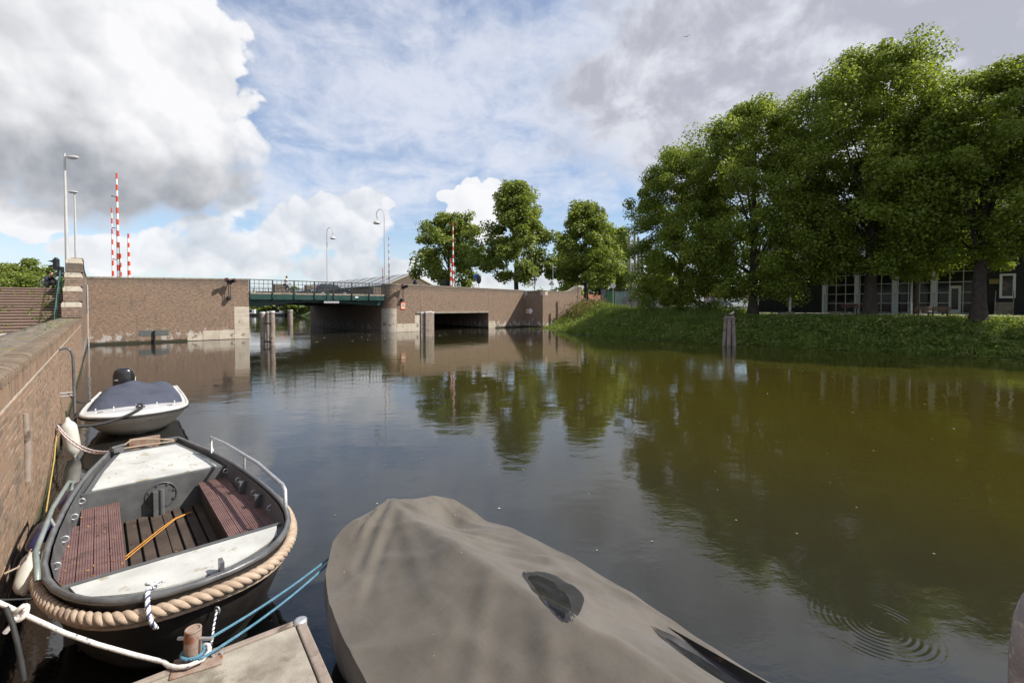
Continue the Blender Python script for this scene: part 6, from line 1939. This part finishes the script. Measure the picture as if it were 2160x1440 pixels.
# ------------------------------------------------------------------ car
def car(label, loc, rz, paint, group=None, s=1.0):
    t = thing('parked_car' if group else 'car', label, 'car', loc, rz, group)
    side = [(-2.02, .42), (-2.06, .70), (-1.98, .98), (-1.72, 1.30), (-1.50, 1.46), (-.9, 1.54), (-.1, 1.53), (.35, 1.42), (1.02, 1.02), (1.75, .88), (2.02, .72), (2.06, .42), (1.9, .24), (-1.9, .24)]
    cols = [-.86, -.80, -.62, 0, .62, .80, .86]
    P = []
    for y in cols:
        k = abs(y) / .86
        for x, z in side:
            inn = max(0, (z - .95)) * .34
            yy = math.copysign(max(0, abs(y) - (inn if abs(y) > .7 else inn * abs(y) / .86)), y)
            P.append((x * (1 - .015 * k ** 4), yy, z - (.03 * k ** 3 if z > 1.3 else 0)))
    m = MB(); n = len(side); fs = []
    for i in range(len(cols) - 1):
        for j in range(n): fs.append((i * n + j, i * n + (j + 1) % n, (i + 1) * n + (j + 1) % n, (i + 1) * n + j))
    m.add(P, fs, True); m.add(P[:n], [tuple(range(n - 1, -1, -1))]); m.add(P[-n:], [tuple(range(n))])
    m.build('body', paint, t)
    G = varied('car glass', (.02, .025, .03), (.03, .035, .04), 3, .08, bump=0)
    for sg in (-1, 1):
        def yv(z): return sg * (.865 - (max(0, z - .95)) * .34)
        for poly in ([(-1.62, 1.02), (-1.40, 1.38), (-.75, 1.44), (-.75, 1.02)], [(-.68, 1.02), (-.68, 1.44), (.05, 1.43), (.05, 1.02)], [(.12, 1.02), (.12, 1.41), (.38, 1.34), (.86, 1.02)]):
            m = MB(); m.add([(x, yv(z) + sg * .004, z) for x, z in poly] + [(x, yv(z) - sg * .02, z) for x, z in poly], [tuple(range(len(poly))), tuple(range(2 * len(poly) - 1, len(poly) - 1, -1))] + [(i, (i + 1) % len(poly), len(poly) + (i + 1) % len(poly), len(poly) + i) for i in range(len(poly))]); m.build('side_window', G, t)
        for x in (-1.28, 1.30):
            m = MB(); m.tube([(x, sg * .66, .32), (x, sg * .88, .32)], .33, 18); w = m.build('wheel', M_RUBBER, t)
            m = MB(); m.tube([(x, sg * .885, .32), (x, sg * .892, .32)], .20, 12); m.build('hub', M_STEEL, w)
        m = MB(); m.add(*egg((-1.98, sg * .68, .9), (.08, .12, .12), 6, 8), True); m.build('tail_light', M_RED, t)
        m = MB(); m.add(*egg((1.93, sg * .62, .74), (.12, .16, .08), 6, 8), True); m.build('headlight', M_WHITE, t)
    m = MB(); m.add([(.40, -.60, 1.40), (.40, .60, 1.40), (.98, .70, 1.06), (.98, -.70, 1.06)], [(0, 1, 2, 3)]); 
    for i in range(4): m.v[i] = (m.v[i][0] + .012, m.v[i][1], m.v[i][2] + .012)
    m.build('windscreen', G, t)
    m = MB(); m.add([(-1.96, -.62, 1.05), (-1.96, .62, 1.05), (-1.66, .52, 1.36), (-1.66, -.52, 1.36)], [(0, 1, 2, 3)]); m.v = [(x - .03, y, z) for x, y, z in m.v]; m.build('rear_window', G, t)
    return t


CARP = varied('dark grey car paint', (.018, .019, .022), (.026, .027, .03), 2, .25, metal=.2, bump=0, coat=.7)
v = PY(699, 600, 54.5); v.z = 4.13
car('dark grey hatchback driving across the bridge behind the railing', v, CA, CARP)


# ================================================================== BUILDINGS
def window_unit(t, x0, x1, z0, z1, y, nx, nz, frame, glass, fw=.07, sub=None):
    f_m = MB()
    f_m.b2(x0, x1, y - .05, y + .03, z0, z0 + fw); f_m.b2(x0, x1, y - .05, y + .03, z1 - fw, z1)
    f_m.b2(x0, x0 + fw, y - .052, y + .028, z0 + fw, z1 - fw); f_m.b2(x1 - fw, x1, y - .052, y + .028, z0 + fw, z1 - fw)
    w = f_m.build('window', frame, t)
    for i in range(1, nx):
        m = MB(); x = x0 + (x1 - x0) * i / nx; m.b2(x - .03, x + .03, y - .047, y + .02, z0 + fw, z1 - fw); m.build('mullion', frame, w)
    for k in range(1, nz):
        m = MB(); z = z0 + (z1 - z0) * k / nz; m.b2(x0 + fw, x1 - fw, y - .044, y + .018, z - .03, z + .03); m.build('transom', frame, w)
    for i in range(nx):
        for k in range(nz):
            a, b = x0 + (x1 - x0) * i / nx + .03, x0 + (x1 - x0) * (i + 1) / nx - .03; c, d = z0 + (z1 - z0) * k / nz + .03, z0 + (z1 - z0) * (k + 1) / nz - .03
            m = MB(); m.b2(a, b, y, y + .012, c, d); m.build('pane', glass, w)
    return w


def build_hall():
    # long dark timber hall behind the plane trees; facade faces the canal, frame: x along -s (to the right), y away
    N0 = 56.0
    org = W(N0, 40.0, 2.3)
    rz = CA - math.pi / 2
    t = thing('glazed_hall', 'long dark timber hall with white columns, tall glazing and slate roof behind the plane trees', 'building', org, rz)
    DK = varied('black timber cladding', (.010, .0105, .013), (.02, .021, .024), 2, .7, bump=.3, bscale=8)
    def X(px):      # facade position seen at a picture column
        k = (px - 1080) / 960.0; D = N0 / (k * BN.x + BN.y); return 40.0 - D * (k * DS.x + DS.y)
    FR = varied('white window paint', (.62, .64, .66), (.70, .72, .74), 5, .5, bump=.03)
    GL = varied('dim glass', (.012, .012, .013), (.03, .024, .02), .5, .06, spec=.22, bump=.0, spots=((.14, .07, .035), .7, .60))
    xa, xb = X(1600), X(1736); x1 = X(2066)
    eave = 5.0
    m = MB(); m.b2(xa, xb, 0, 12, -.5, eave); m.build('wall', DK, t)
    k = 0
    for i in range(int((xb - xa) / .45)):
        m = MB(); a = xa + i * .45; m.b2(a, a + .03, -.025, -.001, 0, eave - .1); m.build('cladding_batten', DK, t)
    # glazed bays
    cx = [X(1738), X(1806), X(1886), X(1968), X(2066)]
    for i in range(4):
        a, b = cx[i] + .18, cx[i + 1] - .18
        window_unit(t, a, b, .05, 4.7, .35, 3, 5, FR, GL)
    m = MB(); m.b2(xb, x1, 6.0, 6.3, -.3, eave); m.build('back_wall', varied('interior brick', (.10, .05, .035), (.16, .09, .06), 1, .9), t)
    m = MB(); m.b2(xb, x1, .5, 6.0, -.3, .02); m.build('hall_floor', M_ASPH, t)
    for i, x in enumerate(cx):
        m = MB(); m.b2(x - .17, x + .17, -.12, .30, -.1, eave); bevel(m.build('column', FR, t), .02)
        m = MB(); m.b2(x + .02, x + .30, -.17, -.125, -.1, 1.9); m.build('column_plinth', M_STEEL, t)
    # door in the right bay
    xd0, xd1 = X(2000), X(2026)
    m = MB(); m.b2(xd0, xd1, .20, .27, .05, 2.5); dr = m.build('door', FR, t)
    m = MB(); m.b2(xd0 + .17, xd1 - .17, .185, .199, .40, 2.25); m.build('pane', GL, dr)
    m = MB(); m.b2(xb, x1 + 1, -.3, .3, eave, eave + .5); m.build('eave_beam', DK, t)
    # slate roof with visible courses
    SL = varied('slate', (.10, .105, .115), (.17, .175, .185), 4, .45, bump=.3)
    nrow = 34; hr = 13.5 - (eave + .5); dr_ = 11.0
    for i in range(nrow):
        f0, f1 = i / nrow, (i + 1) / nrow
        m = MB(); y0, z0 = -.6 + dr_ * f0, eave + .45 + hr * f0; y1, z1 = -.6 + dr_ * f1 + .12, eave + .45 + hr * f1 - .0
        m.prism([(y0, z0), (y1, z1 + .02), (y1, z1 + .05), (y0, z0 + .09)], xa - .5, x1 + 14, 'x'); m.build('slate_course', SL, t)
    m = MB(); m.prism([(-.4, eave + .3), (10.5, 13.3), (10.5, eave + .3)], xa, x1 + 13.5, 'x'); m.build('roof_core', DK, t)
    # dark boarded wing to the right
    t2 = thing('timber_annexe', 'dark boarded annexe with a white framed window right of the glazed hall', 'building', W(N0 - .6, 40.0, 2.3), rz)
    xw = X(2072)
    m = MB(); m.b2(xw, xw + 14, .03, 10, -.5, 5.6); m.build('wall', DK, t2)
    for i in range(28):
        m = MB(); m.prism([(-.03, i * .19), (.02, i * .19), (.02, i * .19 + .2), (0.0, i * .19 + .185)], xw, xw + 14, 'x'); m.build('weatherboard', DK, t2)
    window_unit(t2, X(2107), X(2141), 1.35, 3.35, -.06, 1, 1, FR, GL, fw=.16)
    m = MB(); m.b2(X(2085), X(2106), -.09, -.05, 2.55, 2.95); m.build('name_board', varied('yellow board', (.22, .16, .05), (.28, .2, .07), 9, .7), t2)
    for i in range(6):
        m = MB(); m.b2(X(2098), X(2138), -2.1 + i * .3, -.07, i * .17, (i + 1) * .17 - .01); m.build('step', M_KERB, t2)
    for xx in (X(2100), X(2137)):
        m = MB(); m.tube([(xx, -2.0, 0), (xx, -2.0, .95), (xx, -.3, 1.95), (xx, -.2, 1.95)], .03, 6); m.tube([(xx, -1.1, .5), (xx, -1.1, 1.45)], .025, 6); m.build('hand_rail', M_PILE, t2)
    m = MB(); m.tube([(xw + .1, -.12, 0), (xw + .1, -.12, 5.4)], .07, 8); m.build('downpipe', M_BLACK, t2)


build_hall()


def build_warehouse():
    org = Vector(((868 - 1080) / 960 * 95, 95, 4.0))
    t = thing('warehouse', 'low brick warehouse with a shallow grey striped roof and pale gable edge beyond the bridge', 'building', org, CA)
    hw, L, ze, zr = 5.6, 58, 3.25, 5.65
    m = MB(); m.prism([(-hw, -.5), (hw, -.5), (hw, ze), (0, zr), (-hw, ze)], 0, .4, 'y'); m.build('gable_wall', M_BRICK, t)
    m = MB(); m.b2(-hw, -hw + .4, .41, L, -.5, ze); m.build('side_wall', M_BRICK, t)
    RO = varied('grey roof sheet', (.20, .21, .215), (.27, .28, .285), 2, .6, bump=.1); RL = varied('pale roof light', (.45, .47, .48), (.52, .54, .55), 3, .5)
    for sg in (-1, 1):
        m = MB(); m.prism([(sg * (hw + .4), ze - .18), (0, zr + .0), (0, zr + .16), (sg * (hw + .4), ze - .02)], .02, L, 'y'); r = m.build('roof', RO, t)
        for k in range(11):
            y = 3 + k * 5.0
            m = MB(); m.prism([(sg * (hw + .1), ze + .09), (sg * .3, zr + .05), (sg * .3, zr + .10), (sg * (hw + .1), ze + .14)], y, y + .9, 'y'); m.build('roof_light', RL, r)
        m = MB(); m.prism([(sg * (hw + .42), ze - .22), (0, zr - .02), (0, zr + .2), (sg * (hw + .42), ze + .02)], -.14, .0, 'y'); m.build('verge_board', M_CAP, t)
    # flat roofed hut by the rounded tree
    c = PY(921, 600, 92); t = thing('brick_hut', 'small flat roofed brick hut between the warehouse and the rounded tree', 'building', (c.x, c.y, 4.0), CA)
    m = MB(); m.b2(-1.5, 1.9, 0, 3, -.3, 2.9); m.build('wall', M_BRICK, t)
    m = MB(); m.b2(-1.7, 2.1, -.2, 3.2, 2.903, 3.2); m.build('roof', M_KERB, t)


build_warehouse()


def build_right_clutter():
    # bus shelter, poster pillar, grey barrier wall, leaning poles, far roofs and parked things under the trees
    def base(px, D, z): v = PY(px, 600, D); return Vector((v.x, v.y, z))
    t = thing('advertising_pillar', 'black framed advertising pillar with a dark poster above the bank weeds', 'advertising pillar', base(1273, 64, 2.9), R(-15))
    m = MB(); m.b2(-.42, .42, -.12, .12, -.3, 2.55); m.build('frame', M_BLACK, t)
    m = MB(); m.b2(-.33, .33, -.135, -.121, .5, 2.4); m.build('poster', varied('dim poster', (.06, .08, .12), (.12, .14, .18), 2, .2, spots=((.3, .1, .06), 2.2, .58)), t)
    t = thing('bus_shelter', 'glass bus shelter with a colourful poster beside the advertising pillar', 'bus shelter', base(1303, 66, 2.9), R(-12))
    G = varied('shelter glass', (.20, .25, .26), (.28, .33, .34), 2, .1, bump=0)
    m = MB(); m.b2(-1.75, 1.75, -.1, 1.5, 2.3, 2.45); m.build('roof', M_BLACK, t)
    for x in (-1.68, -.3, 1.0, 1.66):
        m = MB(); m.b2(x - .04, x + .04, 0, .08, -.3, 2.3); m.build('post', M_STEEL, t)
    m = MB(); m.b2(-.26, .96, .02, .05, .3, 2.2); m.build('pane', G, t)
    m = MB(); m.b2(1.04, 1.62, .02, .05, .3, 2.2); m.build('pane', G, t)
    m = MB(); m.b2(-1.6, -.36, 0.0, .06, .3, 2.25); m.build('poster', varied('green poster', (.05, .16, .07), (.10, .26, .12), 1.2, .4, spots=((.35, .1, .05), 1.6, .58)), t)
    t = thing('concrete_screen', 'low grey concrete screen wall on the grassy rise below the leaning poles', 'wall', base(1348, 59, 2.75), R(-4))
    for i in range(4):
        m = MB(); m.b2(-2.0 + i * 1.0, -1.01 + i * 1.0, 0, .15, -.3, 1.42); m.build('panel', varied('grey panel', (.14, .145, .15), (.20, .205, .21), 2, .8), t)
    for i, (px, pt, pb, D, w_) in enumerate(((1326, 500, 638, 64, .22), (1337, 478, 636, 65, .2), (1345, 500, 640, 64.5, .24), (1352, 515, 640, 66, .2), (1332, 560, 640, 66, .3))):
        lab = ('leftmost of the leaning grey poles beside the plane trees', 'tallest grey leaning pole beside the plane trees', 'thick middle grey pole beside the plane trees', 'grey pole nearest the plane tree foliage', 'short stout grey pole among the leaning poles')[i]
        a = PY(px + 4, 638, D); b = PY(px, pt, D); a.z = 2.6
        t = thing('grey_pole', lab, 'pole', a, 0, 'leaning grey poles')
        m = MB(); m.tube([(0, 0, -.2), (b - a) * .5, b - a], [w_, w_ * .95, w_ * .85], 6, smooth=False); m.build('shaft', varied('weathered grey timber', (.22, .21, .20), (.32, .31, .30), 4, .85, bump=.4), t)
    # tree guard
    t = thing('tree_guard', 'two brown stakes joined by a dark band round the young tree', 'tree guard', base(1331, 55.5, 2.6))
    for x in (-.46, .46):
        m = MB(); m.tube([(x, 0, -.3), (x, 0, 1.15)], .05, 6); m.build('stake', M_PILE, t)
    m = MB(); m.b2(-.5, .5, -.03, .03, 1.02, 1.12); m.build('band', M_BLACK, t)
    # benches
    def bench(px, D, z, rz, label, L=2.6, mat=None):
        t = thing('park_bench', label, 'bench', base(px, D, z), rz, 'park benches')
        mat = mat or varied('bench wood', (.085, .05, .035), (.13, .08, .055), 5, .6, bump=.2)
        for k in range(3):
            m = MB(); m.b2(-L / 2, L / 2, -.1 + k * .14, .02 + k * .14, .44, .475); m.build('seat_slat', mat, t)
            m = MB(); m.b2(-L / 2, L / 2, -.17 - k * .03, -.135 - k * .03, .55 + k * .115, .65 + k * .115); m.build('back_slat', mat, t)
        for x in (-L / 2 + .25, 0, L / 2 - .25):
            m = MB(); m.b2(x - .03, x + .03, -.2, -.13, -.1, .86); m.b2(x - .03, x + .03, .2, .27, -.1, .44); m.b2(x - .03, x + .03, -.13, .2, .4, .435); m.build('leg', M_BLACK, t)
        return t
    v = base(1964, 34.5, 2.08); bench(1964, 34.5, 2.08, R(-3), 'dark brown park bench seen from behind beside the park lamp')
    bench(1803, 45, 2.35, R(180), 'reddish park bench partly hidden by the thickest tree trunk', 2.4, varied('red bench wood', (.16, .07, .05), (.2, .09, .065), 5, .6))
    t = thing('cardboard_box', 'pale cardboard box resting on the dark brown bench', 'box', base(1961, 34.6, 2.08 + .478), R(20))
    m = MB(); m.b2(-.22, .2, -.05, .2, 0, .42); m.build('box', varied('card', (.42, .33, .28), (.5, .42, .38), 5, .8), t)
    t = thing('litter_bin', 'grey square litter bin in front of the glazed hall', 'bin', base(1888, 44, 2.3))
    m = MB(); m.b2(-.2, .2, -.2, .2, 0, 1.1); bevel(m.build('body', M_STEEL, t), .03)
    m = MB(); m.b2(-.21, .21, -.21, .21, 1.103, 1.16); m.build('lid', M_BLACK, t)
    t = thing('white_column', 'free standing white post on a concrete foot left of the glazed hall', 'post', base(1666, 41, 2.1))
    m = MB(); m.tube([(0, 0, .3), (0, 0, 5.2)], .11, 12); m.build('shaft', M_STEEL, t)
    m = MB(); m.box((0, 0, .15), (.7, .7, .5), .3, .6); m.build('foot', M_KERB, t)
    t = thing('concrete_block', 'low concrete block on the grass left of the white post foot', 'block', base(1655, 40, 2.05)); m = MB(); m.box((0, 0, .2), (.9, .6, .4)); m.build('block', M_KERB, t)
    # distant street: red roofed row, vans and cars in slivers of light under the crowns
    RT = varied('red tiles', (.22, .075, .045), (.3, .11, .07), 4, .8)
    for i, (px, D, w_, h, lab) in enumerate(((1250, 130, 14, 3.6, 'low red roofed house seen far off beside the medium tree'), (1400, 125, 16, 4.2, 'distant house with an orange roof right of the grey screen'), (1560, 120, 14, 4.6, 'far brick house glimpsed under the plane trees'))):
        b = base(px, D, 2.6); t = thing('house', lab, 'house', b, R(-6), 'distant red roofed houses')
        m = MB(); m.b2(-w_ / 2, w_ / 2, 0, 7, -.5, h - 1.6); m.build('wall', varied('pale plaster', (.45, .38, .33), (.52, .46, .4), 3, .8), t)
        m = MB(); m.prism([(-.4, h - 1.6), (7.4, h - 1.6), (3.5, h + .3)], -w_ / 2 - .3, w_ / 2 + .3, 'x'); m.build('roof', RT, t)
        for k in range(5):
            m = MB(); x = -w_ / 2 + 1.4 + k * (w_ - 2.8) / 4; m.b2(x - .5, x + .5, -.04, -.005, .6, h - 2.2); m.build('window', M_WHITE, t)
    c1 = base(1440, 82, 2.7); car('white car parked far off under the left plane tree', c1, R(8), M_WHITE, 'cars parked beyond the plane trees')
    c2 = base(1515, 78, 2.65); car('dark car parked far off right of the white one', c2, R(5), CARP, 'cars parked beyond the plane trees')
    c3 = base(1550, 84, 2.7); car('silver car glimpsed beside the plane tree trunk', c3, R(10), M_STEEL, 'cars parked beyond the plane trees')
    # dark electric box near the warning sign
    t = thing('utility_box', 'dark utility box behind the wing wall beside the warning sign', 'box', base(1167, 68, 3.9)); m = MB(); m.b2(-.5, .5, -.3, .3, 0, 1.55); bevel(m.build('cabinet', M_BLACK, t), .04)
    # far shore: white house boats and pale houses under the bridge
    for i, (px, D, w_, h, lab) in enumerate(((531, 141, 4.2, 2.0, 'white houseboat moored on the far shore left of the piles'), (590, 143, 3.6, 1.5, 'grey dinghy cabin boat on the far shore behind the piles'))):
        b = PY(px, 665, D); t = thing('houseboat', lab, 'boat', (b.x, b.y, 0), R(4), 'boats on the far shore')
        m = MB(); m.prism([(-w_ / 2, -.2), (w_ / 2, -.2), (w_ / 2 + .5, .7), (-w_ / 2 - .3, .7)], -1.2, 1.2, 'y'); m.build('hull', HULLB, t)
        m = MB(); m.b2(-w_ / 2 + .5, w_ / 2 - .8, -1, 1, .703, h); m.build('cabin', M_WHITE, t)
        for k in range(3):
            m = MB(); x = -w_ / 2 + 1.2 + k * (w_ - 3) / 2.2; m.b2(x - .35, x + .35, -1.02, -1.003, 1.1, 1.9); m.build('window', M_BLACK, t)
    for i, (px, w_, h, lab) in enumerate(((560, 9, 5.6, 'pale grey house on the far shore behind the shrubs'), (600, 8, 6.5, 'pinkish house on the far shore above the lone pile'))):
        b = PY(px, 660, 168); t = thing('house', lab, 'house', (b.x, b.y, .6), R(3), 'houses on the far shore')
        m = MB(); m.b2(-w_ / 2, w_ / 2, 0, 6, -.3, h); m.build('wall', varied('pale grey render' if i == 0 else 'pink render', (.5, .5, .52) if i == 0 else (.5, .4, .36), (.58, .58, .6) if i == 0 else (.58, .47, .43), 3, .8), t)
        m = MB(); m.prism([(-.3, h), (6.3, h), (3, h + 2.2)], -w_ / 2 - .3, w_ / 2 + .3, 'x'); m.build('roof', RT if i else M_ASPH, t)
        for k in range(3):
            for z in (.9, 3.2):
                m = MB(); x = -w_ / 2 + 1.3 + k * (w_ - 2.6) / 2; m.b2(x - .5, x + .5, -.03, -.004, z, z + 1.5); m.build('window', M_BLACK, t)


build_right_clutter()
